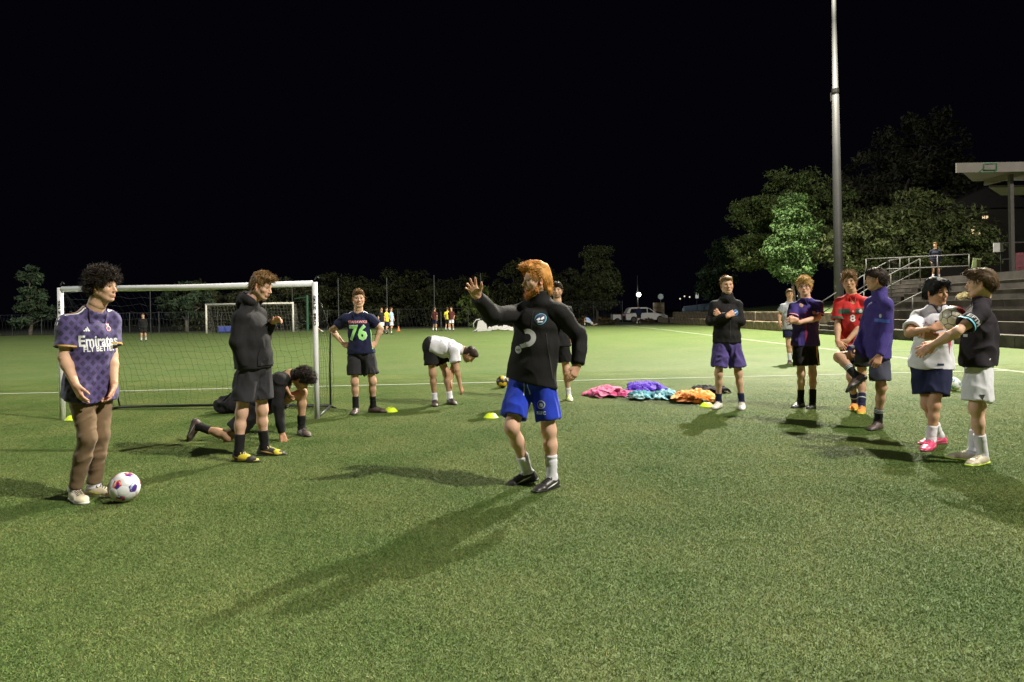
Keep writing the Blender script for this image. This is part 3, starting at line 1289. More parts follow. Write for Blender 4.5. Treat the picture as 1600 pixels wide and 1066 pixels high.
def text2d(txt, size, bold=.02, spacing=1.0, width=None):
    cu = bpy.data.curves.new('t', 'FONT')
    cu.body = txt
    cu.size = size
    cu.offset = bold * size
    cu.align_x = 'CENTER'
    cu.align_y = 'CENTER'
    cu.space_character = spacing
    cu.resolution_u = 2
    ob = bpy.data.objects.new('t', cu)
    COL.objects.link(ob)
    dg = bpy.context.evaluated_depsgraph_get()
    me = bpy.data.meshes.new_from_object(ob.evaluated_get(dg))
    V = [(v.co.x, v.co.y) for v in me.vertices]
    F = [tuple(p.vertices) for p in me.polygons]
    bpy.data.objects.remove(ob)
    bpy.data.curves.remove(cu)
    bpy.data.meshes.remove(me)
    if width and V:
        w = max(x for x, y in V) - min(x for x, y in V)
        V = [(x * width / w, y) for x, y in V]
    return V, F


def disc2d(r, n=18, cx=0, cy=0, ry=None):
    ry = ry or r
    return [(cx + r * math.cos(2 * math.pi * i / n), cy + ry * math.sin(2 * math.pi * i / n)) for i in range(n)], [tuple(range(n))]


def ring2d(r0, r1, n=24, a0=0, a1=360, cx=0, cy=0):
    V, F = [], []
    m = n + 1
    for i in range(m):
        t = math.radians(a0 + (a1 - a0) * i / n)
        V += [(cx + r0 * math.cos(t), cy + r0 * math.sin(t)), (cx + r1 * math.cos(t), cy + r1 * math.sin(t))]
    for i in range(n):
        F.append((2 * i, 2 * i + 1, 2 * i + 3, 2 * i + 2))
    return V, F


def merge2d(*a):
    V, F = [], []
    for v, f in a:
        o = len(V)
        V += v
        F += [tuple(i + o for i in q) for q in f]
    return V, F


def rect2d(x0, y0, x1, y1):
    return [(x0, y0), (x1, y0), (x1, y1), (x0, y1)], [(0, 1, 2, 3)]


def settle(J):
    """the joints were read on the outline of the shoulders: put them inside it"""
    J = dict(J)
    sc = (J['sR'] + J['sL']) / 2
    dn = nrm(J['pv'] - sc)
    for s in 'RL':
        J['s' + s] = J['s' + s] + dn * .048 + (sc - J['s' + s]) * .05
    J['nk'] = J['nk'] + nrm(J['hd'] - J['nk']) * .028
    sh = np.linalg.norm(J['sR'] - J['sL'])
    k = np.clip(sh, .305, .345) / sh
    for s in 'RL':
        J['s' + s] = sc + (J['s' + s] - sc) * k + dn * .048 * (1 - k)
    hc, hd = (J['hR'] + J['hL']) / 2, nrm(J['hR'] - J['hL'])
    J['hR'], J['hL'] = hc + hd * .081, hc - hd * .081
    return J


def person(key, label, o, group='players training on the pitch', J=None, base=None, face=None):
    v = o.get('vox', .0075)
    if J is None:
        pz = PEOPLE_POSES[key]
        J = {k: V3(*x) for k, x in pz.items() if k not in ('base', 'face')}
        base, face = pz['base'], pz['face']
    fr = head_dir(face)
    J = settle(J)
    root = thing('person', label, 'person', base, 0, group)
    V, Q, C = body_mesh(J, fr, o, v)
    link('body', mesh_np('body', V, Q, True, C), vcol_mat('skin', .60, .25, 70, .25), root)
    hair_part(J, fr, o, o['h'], v, root, key)
    ob, ctx = top_part(J, fr, o, o['top'], v * 1.15, root, key)
    ob2, ctx2 = bottom_part(J, fr, o, o['bottom'], v * 1.15, root, key)
    shoe_parts(J, o, v, root)
    ctx['J'], ctx['fr'], ctx['root'], ctx['low'] = J, fr, root, ctx2
    return ctx


# ------------------------------------------------------------------ ground
def turf_mat():
    m, nt, b = new_mat('turf')
    b.inputs['Roughness'].default_value = .65
    b.inputs['Specular IOR Level'].default_value = .15
    tc = N(nt, 'ShaderNodeTexCoord')

    def noise(scale, det, stretch=None):
        no = N(nt, 'ShaderNodeTexNoise')
        no.inputs['Scale'].default_value = scale
        no.inputs['Detail'].default_value = det
        no.inputs['Roughness'].default_value = .65
        nt.links.new(tc.outputs['Object'], no.inputs['Vector'])
        return no.outputs[0]
    fine = noise(95, 3)
    mid = noise(7, 5)
    big = noise(.55, 4)
    r1 = ramp(nt, [(.30, (.050, .078, .028)), (.50, (.096, .130, .044)), (.68, (.148, .190, .075)), (.80, (.22, .25, .13))])
    nt.links.new(fine, r1.inputs[0])
    r2 = ramp(nt, [(.32, (.72, .80, .66)), (.5, (1, 1, 1)), (.70, (1.22, 1.14, 1.12))])
    nt.links.new(mid, r2.inputs[0])
    r3 = ramp(nt, [(.30, (.78, .92, .78)), (.7, (1.18, 1.08, 1.16))])
    nt.links.new(big, r3.inputs[0])
    m1 = N(nt, 'ShaderNodeMix', data_type='RGBA', blend_type='MULTIPLY')
    m1.inputs[0].default_value = 1
    nt.links.new(r1.outputs[0], m1.inputs[6])
    nt.links.new(r2.outputs[0], m1.inputs[7])
    m2 = N(nt, 'ShaderNodeMix', data_type='RGBA', blend_type='MULTIPLY')
    m2.inputs[0].default_value = 1
    nt.links.new(m1.outputs[2], m2.inputs[6])
    nt.links.new(r3.outputs[0], m2.inputs[7])
    nt.links.new(m2.outputs[2], b.inputs['Base Color'])
    bp = N(nt, 'ShaderNodeBump')
    bp.inputs['Strength'].default_value = .55
    bp.inputs['Distance'].default_value = .012
    nt.links.new(fine, bp.inputs['Height'])
    nt.links.new(bp.outputs[0], b.inputs['Normal'])
    return m


def sheet(name, x0, y0, x1, y1, z, mat, parent=None):
    m = MB()
    m.add([(x0, y0, z), (x1, y0, z), (x1, y1, z), (x0, y1, z)], [(0, 1, 2, 3)])
    return m.build(name, mat, parent)


DIRT = plain('dark_soil', (.035, .035, .022), .95, vary=.35, vscale=.8)
tag(sheet('ground', -700, -300, 700, 900, -.03, DIRT), kind='structure')
TURF = turf_mat()
tag(sheet('field', -62, -30, 15.25, 62, 0, TURF), kind='structure')

LINE = plain('line_paint', (.34, .36, .30), .9, vary=.25, vscale=30)
LINE_DIM = plain('worn_line_paint', (.22, .27, .16), .9, vary=.3, vscale=20)


def line_on(a, b, w, mat, z=.004):
    a, b = V3(*a, z), V3(*b, z)
    d = nrm(b - a)
    s = np.cross(V3(0, 0, 1), d) * w / 2
    m = MB()
    n = 24
    V = []
    for i in range(n + 1):
        p = a + (b - a) * i / n
        V += [p - s, p + s]
    m.add(V, [(2 * i, 2 * i + 2, 2 * i + 3, 2 * i + 1) for i in range(n)])
    o = m.build('line_marking', mat)
    return tag(o, kind='structure')


line_on((10.35, -25), (10.0, 62), .11, LINE)
line_on((-40, 11.2), (10.2, 14.0), .085, LINE, .008)
line_on((-42, 41), (-3, 41), .12, LINE_DIM)
line_on((-42, 57.6), (10.0, 57.6), .12, LINE_DIM, .008)
line_on((10.3, 20.4), (15.2, 20.9), .09, LINE_DIM, .008)


# short synthetic blades on the part of the pitch near the camera
def blade_mat():
    m, nt, b = new_mat('turf_fibre')
    b.inputs['Roughness'].default_value = .55
    b.inputs['Specular IOR Level'].default_value = .12
    a = N(nt, 'ShaderNodeVertexColor', layer_name='Col')
    oi = N(nt, 'ShaderNodeNewGeometry')
    no = N(nt, 'ShaderNodeTexNoise')
    no.inputs['Scale'].default_value = 1.1
    no.inputs['Detail'].default_value = 5
    nt.links.new(oi.outputs['Position'], no.inputs['Vector'])
    r = ramp(nt, [(.30, (.66, .80, .62)), (.5, (1, 1, 1)), (.70, (1.34, 1.18, 1.26))])
    nt.links.new(no.outputs[0], r.inputs[0])
    mx = N(nt, 'ShaderNodeMix', data_type='RGBA', blend_type='MULTIPLY')
    mx.inputs[0].default_value = 1
    nt.links.new(a.outputs[0], mx.inputs[6])
    nt.links.new(r.outputs[0], mx.inputs[7])
    nt.links.new(mx.outputs[2], b.inputs['Base Color'])
    return m


def blade_patch(size, n, seed):
    r = np.random.RandomState(seed)
    xy = (r.rand(n, 2) - .5) * size
    h = .004 + .006 * r.rand(n)
    a = r.rand(n) * 6.283
    lean = r.randn(n, 2) * 1.0
    w = .0010 + .0009 * r.rand(n)
    d = np.stack([np.cos(a), np.sin(a)], 1) * w[:, None]
    top = xy + lean * h[:, None]
    z0, z1 = np.zeros(n), h
    V = np.stack([np.c_[xy - d, z0], np.c_[xy + d, z0], np.c_[top + d * .45, z1], np.c_[top - d * .45, z1]], 1).reshape(-1, 3)
    F = np.arange(4 * n).reshape(-1, 4)
    t = r.rand(n)
    base = np.array((.130, .182, .050)) * (.42 + 1.0 * t)[:, None]
    pale = r.rand(n) < .03
    base[pale] = np.array((.24, .30, .12)) * (.7 + .5 * t[pale])[:, None]
    straw = r.rand(n) < .05
    base[straw] = np.array((.28, .25, .11)) * (.7 + .5 * t[straw])[:, None]
    return mesh_np('turf_blades', V, F, False, np.repeat(base, 4, 0))


def blades_over_field():
    P = .5
    src = link('turf_blades', blade_patch(P, 10500, 4), blade_mat())
    src.location = (0, 1.25, 0)
    tag(src, kind='stuff')
    pts, rot, scl = [], [], []
    r = random.Random(3)
    y = 1.25
    while y < 15.5:
        half = y * .80 + 1.6
        x = -math.ceil(half / P) * P
        while x <= half:
            fade = min(1.0, max(.03, 1 - (y - 5.0) / 10.0))
            if not (abs(x) < .1 and y < 1.3):
                pts.append((x, y, 0))
                rot.append((0, 0, r.randrange(4) * math.pi / 2))
                scl.append((1, 1, fade))
            x += P
        y += P
    me = bpy.data.meshes.new('turf_blades')
    me.from_pydata(pts, [], [])
    a = me.attributes.new('rot', 'FLOAT_VECTOR', 'POINT')
    a.data.foreach_set('vector', np.array(rot, dtype=np.float32).ravel())
    a = me.attributes.new('scl', 'FLOAT_VECTOR', 'POINT')
    a.data.foreach_set('vector', np.array(scl, dtype=np.float32).ravel())
    ob = link('turf_blades', me)
    tag(ob, kind='stuff')
    g = bpy.data.node_groups.new('blades', 'GeometryNodeTree')
    g.interface.new_socket('Geometry', in_out='INPUT', socket_type='NodeSocketGeometry')
    g.interface.new_socket('Geometry', in_out='OUTPUT', socket_type='NodeSocketGeometry')
    gi, go = g.nodes.new('NodeGroupInput'), g.nodes.new('NodeGroupOutput')
    ip = g.nodes.new('GeometryNodeInstanceOnPoints')
    oi = g.nodes.new('GeometryNodeObjectInfo')
    oi.inputs[0].default_value = src
    oi.inputs['As Instance'].default_value = True
    n1 = g.nodes.new('GeometryNodeInputNamedAttribute')
    n1.data_type = 'FLOAT_VECTOR'
    n1.inputs[0].default_value = 'rot'
    n2 = g.nodes.new('GeometryNodeInputNamedAttribute')
    n2.data_type = 'FLOAT_VECTOR'
    n2.inputs[0].default_value = 'scl'
    L = g.links.new
    L(gi.outputs[0], ip.inputs['Points'])
    L(oi.outputs['Geometry'], ip.inputs['Instance'])
    e2r = g.nodes.new('FunctionNodeEulerToRotation')
    L(n1.outputs[0], e2r.inputs[0])
    L(e2r.outputs[0], ip.inputs['Rotation'])
    L(n2.outputs[0], ip.inputs['Scale'])
    L(ip.outputs[0], go.inputs[0])
    md = ob.modifiers.new('blades', 'NODES')
    md.node_group = g


blades_over_field()

# ------------------------------------------------------------------ terraces, walls, stairs on the right
CONC = plain('weathered_concrete', (.052, .043, .037), .9, vary=.6, vscale=1.6, bscale=30, bstr=.4)
LIT_EDGE = plain('lit_step_edge', (.16, .14, .12), .9, vary=.2, vscale=5)  # paler concrete colour paints in the light falling on the treads
STONE = plain('sandstone', (.22, .17, .11), .95, vary=.5, vscale=3.0, bscale=14, bstr=.6, bdist=.03)
STEEL = plain('galvanised_steel', (.055, .050, .046), .6, .0, vary=.15)
BANK = plain('lawn', (.075, .115, .03), .95, vary=.3, vscale=3)

st = thing('grandstand', 'wide concrete terrace of stepped seating along the right touchline', 'terrace', (15.3, 17, 0))
X0, Y0, RISE, TREAD = 15.3, 17.0, .38, .80
for k in range(6):
    n = 4
    ln = 15.2 / n
    for i in range(n):
        m = MB()
        m.box((TREAD * k + TREAD / 2 + .4 * 0, ln * (i + .5), RISE * (k + 1) / 2), (TREAD, ln - .02, RISE * (k + 1)))
        s = m.build('step', CONC, st)
        m = MB()
        m.box((TREAD * k + .06, ln * (i + .5), RISE * (k + 1) + .006), (.15, ln - .05, .018))
        m.build('edge', LIT_EDGE, s)  # pale strip stands in for the lit tread
m = MB()
m.box((TREAD * 6 + 8, 6, 1.33), (16, 27, 2.66))
m.build('platform', CONC, st)
# flight of stairs at the far end of the terrace
sw = thing('staircase', 'flight of concrete stairs at the far end of the terrace', 'stairs', (15.3, 33.6, 0))
for k in range(13):
    m = MB()
    m.box((.37 * k + .185, 0, .2 * (k + 1) / 2), (.37, 2.3, .2 * (k + 1)))
    s = m.build('step', CONC, sw)
    m = MB()
    m.box((.37 * k + .03, 0, .2 * (k + 1) + .005), (.07, 2.28, .016))
    m.build('edge', LIT_EDGE, s)  # same painted light along each stair tread


def rail_run(name, label, pts, heights, drop=.5, posts=True, r=.028, cat='railing', mat=STEEL, mid=True):
    """tubular handrail: top and middle rail on posts; pts are the feet of the posts"""
    t = thing(name, label, cat, pts[0])
    o = V3(*pts[0])
    P = [V3(*p) - o for p in pts]
    for lv in ((1.0, .5) if mid else (1.0,)):
        m = MB()
        m.tube([p + V3(0, 0, h * lv) for p, h in zip(P, heights)], r, 8)
        m.build('rail', mat, t, smooth=True)
    for p, h in zip(P, heights):
        m = MB()
        m.bar(p, p + V3(0, 0, h), r, n=8)
        m.build('post', mat, t, smooth=True)
    return t


rail_run('handrail', 'tubular handrail climbing the far side of the stairs at the end of the terrace', [(15.4, 34.85, 0.2), (16.7, 34.85, 1.0), (18.0, 34.85, 1.8), (19.3, 34.85, 2.5), (20.3, 34.85, 2.66)], [1.15, 1.15, 1.15, 1.15, 1.15])
rail_run('handrail', 'tubular handrail nearer the seats on the stairs', [(15.4, 32.4, 0.2), (16.7, 32.4, 1.0), (18.0, 32.4, 1.8), (19.4, 32.4, 2.5)], [1.05] * 4)
rail_run('railing', 'steel railing along the top platform where a man stands', [(18.3, 35.2, 2.66), (19.7, 34.6, 2.66), (21.1, 33.8, 2.66), (22.2, 33.1, 2.66)], [1.12] * 4)
rail_run('handrail', 'short handrail going up the middle of the terrace steps', [(15.75, 28.2, .38), (16.55, 28.2, .76), (17.35, 28.2, 1.14)], [.95] * 3, mid=False)
rail_run('railing', 'dark railing under the roof of the shelter', [(22.6, 31.5, 2.66), (24.2, 31.2, 2.66), (25.8, 30.9, 2.66), (27.4, 30.6, 2.66)], [1.5] * 4, mat=plain('dark_steel', (.05, .05, .05), .5, .5))


def block_wall(label, x, z0, h, y0, y1, depth, seed):
    t = thing('retaining_wall', label, 'wall', (x, y0, z0))
    r = random.Random(seed)
    y = 0
    base = []
    for q in range(5):
        m = MB()
        m.box((0, 0, 0), (depth, 1, h))
        me = m.mesh('stone_block', bevel=.035)
        base.append(me)
    while y < y1 - y0:
        ln = r.uniform(.8, 1.5)
        o = link('stone_block', r.choice(base), STONE, t)
        o.location = (depth / 2 + r.uniform(-.03, .03), y + ln / 2, h / 2 + r.uniform(-.02, .02))
        o.scale = (1, ln - .03, 1)
        y += ln
    return t


block_wall('lower sandstone retaining wall at the edge of the turf', 15.3, 0, .52, 35.0, 71, .5, 2)
block_wall('upper sandstone retaining wall set back above the lower one', 16.9, .45, .62, 35.2, 71, .5, 3)
m = MB()
m.box((16.35, 53, .20), (1.15, 36, .40))
tag(m.build('wall_ledge', DIRT), kind='structure')
m = MB()
m.add([(17.4, 35.0, 1.0), (17.4, 72, 1.0), (24, 72, 1.35), (24, 35.0, 1.5), (60, 72, 3.5), (60, 35, 4.0)], [(0, 3, 2, 1), (3, 5, 4, 2)])
tag(m.build('grass_bank', BANK), kind='structure')

# roofed shelter on the platform
WHITE_METAL = plain('off_white_metal', (.135, .120, .108), .6, vary=.12, vscale=2)
sh = thing('shelter', 'flat white roof on posts over the top of the terrace', 'shelter', (19.3, 30.0, 2.66))
m = MB()
m.prism([(.15, -.30, 4.67), (12.4, -.30, 4.67), (12.4, 3.2, 4.67), (3.2, 3.2, 4.67)], (0, 0, .10))
m.build('roof', WHITE_METAL, sh)
m = MB()
m.box((6.3, -.345, 4.63), (12.4, .08, .42))
fas = m.build('fascia', WHITE_METAL, sh)
for i in range(5):
    m = MB()
    m.box((3.6 + i * 2.1, 1.4, 4.53), (.12, 3.0, .26))
    m.build('beam', WHITE_METAL, sh)
for i in range(1):
    m = MB()
    m.prism([(4.2, 3.5, 4.40), (12.4, 3.5, 4.40), (12.4, 6.0, 4.40), (6.6, 6.0, 4.40)], (0, 0, .10))
    m.build('roof_panel', WHITE_METAL, sh)
for x in (3.15, 8.2):
    m = MB()
    m.box((x, .6, 2.24), (.16, .16, 4.48))
    m.build('post', STEEL, sh)
GREEN_FRAME = plain('green_frame', (.02, .08, .03), .5)
m = MB()
for a, b in (((0, 0, 0), (.55, 0, 0)), ((.55, 0, 0), (.55, 0, .28)), ((.55, 0, .28), (0, 0, .28)), ((0, 0, .28), (0, 0, 0)), ((-.25, 0, -.1), (0, 0, .1)), ((-.25, 0, -.1), (.45, 0, -.1)), ((.45, 0, -.1), (.55, 0, 0))):
    m.bar(V3(1.25, -.43, 4.5) + V3(*a), V3(1.25, -.43, 4.5) + V3(*b), .022, n=5)
m.build('hoop_logo', GREEN_FRAME, sh)  # green outline of the hoop logo on the fascia


# ------------------------------------------------------------------ floodlight poles
def flood_pole(label, x, y, h, r0=.235, r1=.08, base=0.0, rz=0.0):
    t = thing('floodlight_pole', label, 'floodlight', (x, y, base), rz)
    m = MB()
    hs = [0, 4, 8.6, 8.62, 12.4, 12.42, 16, h]
    rs = [r0, r0 * .93, r0 * .82, r0 * .80, r0 * .68, r0 * .60, r0 * .46, r1]
    m.tube([(0, 0, z) for z in hs], rs, 20)
    m.build('pole', plain('pole_steel', (.036, .034, .035), .6, .0, vary=.15, vscale=1.5), t, smooth=True)
    m = MB()
    m.tube([(0, 0, 12.30), (0, 0, 12.50)], r0 * .78, 16)
    m.bar((-.22, 0, 11.9), (-.22, 0, 12.35), .03, n=6)
    m.build('collar', STEEL, t)
    m = MB()
    m.box((0, 0, .02), (.8, .8, .06))
    m.build('base_plate', STEEL, t)
    m = MB()
    m.box((0, 0, h + .02), (3.0, .14, .14))
    m.build('crossarm', STEEL, t)
    for i in range(4):
        m = MB()
        m.box((-1.2 + i * .8, -.25, h + .25), (.55, .35, .45))
        lm = m.build('lamp', STEEL, t)
        m = MB()
        m.box((-1.2 + i * .8, -.432, h + .25), (.48, .012, .38))
        e, nt, b = new_mat('lamp_glass') if 'lamp_glass' not in MATS else (MATS['lamp_glass'], None, None)
        if nt:
            b.inputs['Emission Color'].default_value = (1, .97, .88, 1)
            b.inputs['Emission Strength'].default_value = 6
            MATS['lamp_glass'] = e
        m.build('glass', MATS['lamp_glass'], lm)
    return t


flood_pole('tall tapered floodlight pole rising out of the picture behind the stairs', 16.75, 34.95, 24.8, rz=-.71)
flood_pole('floodlight pole beside the pitch at the camera end', 18.35, -3.35, 20.2, rz=-2.187)


# ------------------------------------------------------------------ trees
def leaf_mat(name, col):
    if name in MATS:
        return MATS[name]
    m, nt, b = new_mat(name)
    b.inputs['Roughness'].default_value = .6
    b.inputs['Specular IOR Level'].default_value = .25
    a = N(nt, 'ShaderNodeVertexColor', layer_name='Col')
    mx = N(nt, 'ShaderNodeMix', data_type='RGBA', blend_type='MULTIPLY')
    mx.inputs[0].default_value = 1
    mx.inputs[7].default_value = (*col, 1)
    nt.links.new(a.outputs[0], mx.inputs[6])
    nt.links.new(mx.outputs[2], b.inputs['Base Color'])
    MATS[name] = m
    return m


BARK = plain('bark', (.10, .085, .065), .95, vary=.35, vscale=5, bscale=12, bstr=.7, bdist=.03)


def tree(name, label, x, y, z, lobes, leaf, n, col, seed, trunk=.2, cat='tree', group=None, clump=.55, forks=True, flat=1.0):
    """lobes: (dx, dy, z centre, rx, ry, rz) of the crown; leaf-sized faces gathered in clumps on limbs"""
    r = np.random.RandomState(seed)
    t = thing(name, label, cat, (x, y, z), 0, group)
    cen, rad = [], []
    vol = np.array([l[3] * l[4] * l[5] for l in lobes]) ** (2 / 3)
    vol = vol / vol.sum()
    nc = max(12, n // 75)
    for i in range(nc):
        l = lobes[r.choice(len(lobes), p=vol)]
        d = r.randn(3)
        d /= np.linalg.norm(d)
        q = r.rand() ** .30
        cen.append(np.array(l[:3]) + d * np.array(l[3:]) * q)
        rad.append(clump * (.6 + .8 * r.rand()))
    cen, rad = np.array(cen), np.array(rad)
    k = r.randint(0, nc, n)
    d = r.randn(n, 3)
    d /= np.linalg.norm(d, axis=1, keepdims=True)
    p = cen[k] + d * (rad[k] * (r.rand(n) ** .4))[:, None] * np.array((1, 1, .62 * flat))
    nn = d * .6 + r.randn(n, 3) * .6 + np.array((0, 0, .35))
    nn /= np.linalg.norm(nn, axis=1, keepdims=True)
    u = np.cross(nn, r.randn(n, 3))
    u /= np.linalg.norm(u, axis=1, keepdims=True)
    w = np.cross(nn, u)
    s = (leaf * (.6 + .8 * r.rand(n)))[:, None]
    V = np.stack([p - u * s, p - w * s * .42 + nn * s * .1, p + u * s, p + w * s * .42 + nn * s * .1], 1).reshape(-1, 3)
    tone = (.65 + .7 * r.rand(nc))[k] * (.75 + .5 * r.rand(n))
    C = np.stack([tone * (1 + .25 * (r.rand(n) - .5)), tone, tone * (.9 + .2 * r.rand(n))], 1)
    link('crown', mesh_np('crown', V, np.arange(4 * n).reshape(-1, 4), False, np.repeat(C, 4, 0)), leaf_mat('leaf_' + name, col), t)
    m = MB()
    top = min(l[2] - l[5] * .2 for l in lobes)
    hx = np.mean([l[0] for l in lobes]) * .5
    hy = np.mean([l[1] for l in lobes]) * .5
    fork = np.array((hx * .5, hy * .5, top * .55))
    m.tube([(0, 0, -.1), (.02, .02, top * .25), tuple(fork)], [trunk * 1.25, trunk, trunk * .8], 9)
    m.build('trunk', BARK, t, smooth=True)
    m = MB()
    for l in lobes:
        e = np.array(l[:3])
        mid = (fork + e) / 2 + r.randn(3) * .18 * l[3]
        m.tube([fork, mid, e], [trunk * .62, trunk * .42, trunk * .18], 7)
    for i in r.choice(nc, min(nc, 26), replace=False):
        l = min(lobes, key=lambda q: np.linalg.norm(np.array(q[:3]) - cen[i]))
        m.tube([np.array(l[:3]) * .85 + fork * .15, (np.array(l[:3]) + cen[i]) / 2 + r.randn(3) * .1, cen[i]], [trunk * .22, trunk * .14, trunk * .05], 5)
    m.build('limb', BARK, t, smooth=True)
    return t


tree('broadleaf_tree', 'bright green tree just left of the tall pole', 19.4, 47, 1.2, [(0, 0, 3.2, 1.3, 1.2, 1.3), (.2, 0, 5.0, 1.5, 1.4, 1.6), (.1, .2, 6.9, 1.15, 1.1, 1.1), (-.7, 0, 4.2, 1.0, 1, 1.0)], .11, 19000, (.080, .140, .042), 1, .13, clump=.5)
tree('spreading_tree', 'large layered tree behind the bright green tree left of the pole', 22.4, 53, 1.2, [(-3.6, 0, 4.6, 2.0, 2, 1.5), (-2.8, .5, 7.6, 2.3, 2.2, 1.3), (0, .5, 9.6, 2.6, 2.4, 1.5), (-.6, 0, 7.4, 2.4, 2, 1.6), (2.4, 0, 8.0, 2.4, 2, 1.6), (2.6, .3, 5.4, 1.8, 2, 1.5), (-1.6, .8, 5.4, 1.8, 2, 1.5), (.6, 0, 5.2, 1.7, 1.6, 1.3)], .13, 30000, (.072, .096, .030), 2, .2, clump=.7, flat=.7)
tree('dark_tree', 'dark low tree at the far end of the stone walls', 19.6, 64, 1.0, [(0, 0, 4.2, 1.9, 1.8, 2.0), (-.8, 0, 2.8, 1.6, 1.5, 1.5), (.9, 0, 5.6, 1.6, 1.5, 1.4)], .15, 8000, (.035, .055, .028), 3, .16)
tree('rounded_tree', 'olive green rounded tree behind the railing right of the pole', 27.5, 46, 2.6, [(-4.4, 0, 2.6, 2.2, 2, 1.7), (-2.2, 0, 3.6, 2.2, 2, 1.8), (.4, 0, 4.4, 2.3, 2, 1.6), (2.8, 0, 3.6, 2.0, 2, 1.6), (-.8, 0, 2.2, 2.4, 2, 1.5), (3.8, .3, 2.4, 1.4, 1.5, 1.3), (-.2, .4, 5.9, 1.2, 1, .5)], .13, 26000, (.074, .090, .032), 4, .2, clump=.65)
tree('tall_tree', 'huge dim tree towering behind the shelter roof', 37, 66, 2.5, [(-5, 0, 8, 4, 4, 3.4), (-1.5, 0, 10.5, 4, 4, 3.6), (2.4, 0, 13, 4.2, 4, 3.6), (5.5, 0, 10, 4, 4, 3.5), (0, 0, 6.5, 5, 4, 3.5), (3.2, 0, 16.2, 2.6, 2.4, 1.6), (-6, .5, 5, 3, 3, 2.5)], .22, 22000, (.034, .034, .020), 5, .4, clump=1.1)
tree('gum_tree', 'tall loose gum tree standing left of the white car', 10.2, 82, 0, [(0, 0, 7.4, 1.9, 1.8, 1.7), (-.5, 0, 5.0, 2.5, 2, 1.9), (1.1, 0, 4.6, 1.9, 2, 1.6), (-1.2, 0, 2.9, 1.7, 2, 1.3), (.4, 0, 2.6, 1.9, 1.8, 1.2)], .17, 14000, (.060, .072, .028), 6, .2, clump=.75)
tree('dark_tree', 'dim conical tree at the left edge behind the wire fence', -44.5, 63, 0, [(0, 0, 2.0, 1.7, 1.6, 1.3), (.2, 0, 3.6, 1.2, 1.2, 1.2), (.1, 0, 5.3, .7, .7, 1.1), (1.4, 0, 2.3, 1.1, 1, .8)], .2, 3800, (.030, .038, .015), 7, .16)
tree('dark_tree', 'dim tree behind the left half of the near goal', -31.5, 66, 0, [(0, 0, 3.4, 2.0, 1.8, 1.6), (-1.2, 0, 2.6, 1.5, 1.5, 1.3), (1.5, 0, 2.4, 1.6, 1.5, 1.3)], .22, 3600, (.026, .036, .014), 8, .15)
rt = np.random.RandomState(21)
ROW = ('behind the left post of the far goal', 'behind the middle of the far goal', 'behind the right half of the far goal', 'behind the green ball post', 'behind the right post of the near goal', 'just right of the near goal',
       'behind the shoulder of the man numbered 76', 'behind the three running distant players', 'taller than its neighbours right of the running players', 'between two tall thin posts above the bending man',
       'behind the distant tall player in maroon', 'behind the distant yellow bib', 'tall one behind the raised hand', 'behind the raised forearm', 'next to the gum tree')
for i in range(15):
    px = 318 + i * 40 + rt.uniform(-10, 10)
    yy = 72 + rt.uniform(-3, 6)
    xx = (px - 800) / 1067 * yy
    hh = 5.2 + rt.uniform(-.5, 1.1) + (1.0 if i in (8, 12, 13) else 0) - (.6 if i < 4 else 0)
    tree('bush_tree', 'dark bushy tree ' + ROW[i], xx, yy, 0, [(0, 0, hh * .70, 2.1, 1.8, hh * .27), (-1.2, 0, hh * .42, 1.9, 1.8, hh * .30), (1.3, 0, hh * .45, 1.9, 1.8, hh * .32), (0, -.6, hh * .18, 2.3, 1.5, hh * .2)], .18, 6000, ((.036, .040, .015), (.034, .044, .017), (.041, .041, .019))[i % 3] if True else ((.050, .066, .026), (.062, .062, .030))[i % 3], 30 + i, .14, group='row of dark trees behind the far end of the pitch', clump=.75)
tree('small_tree', 'yellow green bush behind the raised hand of the ginger man', -3.4, 66, 0, [(0, 0, 2.3, 1.5, 1.4, 1.2), (.5, 0, 3.2, 1.0, 1, .8), (-.4, 0, 1.2, 1.4, 1.2, .9)], .2, 2600, (.085, .115, .024), 60, .1)

# ------------------------------------------------------------------ fences at the far end
WIRE = plain('dark_wire', (.05, .055, .06), .5, .6)
FPOST = plain('fence_post', (.06, .062, .065), .5, .5)


def wire_fence(label, a, b, h, step, cell, group=None, rp=.035, rw=.006):
    a, b = V3(*a, 0), V3(*b, 0)
    t = thing('wire_fence', label, 'fence', a, 0, group)
    L = np.linalg.norm(b - a)
    d = (b - a) / L
    n = int(L / step)
    for i in range(n + 1):
        m = MB()
        p = d * L * i / n
        m.bar(p, p + V3(0, 0, h), rp, n=6)
        m.build('post', FPOST, t)
    m = MB()
    m.bar(V3(0, 0, h - .03), d * L + V3(0, 0, h - .03), .018, n=5)
    m.build('rail', FPOST, t)
    m = MB()
    k = int(L / cell)
    for i in range(k):
        p = d * L * i / k
        m.bar(p + V3(0, 0, .05), p + d * cell * 1.0 + V3(0, 0, h - .05), rw, n=3, cap=False)
        m.bar(p + d * cell + V3(0, 0, .05), p + V3(0, 0, h - .05), rw, n=3, cap=False)
    o = m.build('wire_mesh', WIRE, t)
    o['kind'] = 'stuff'
    return t


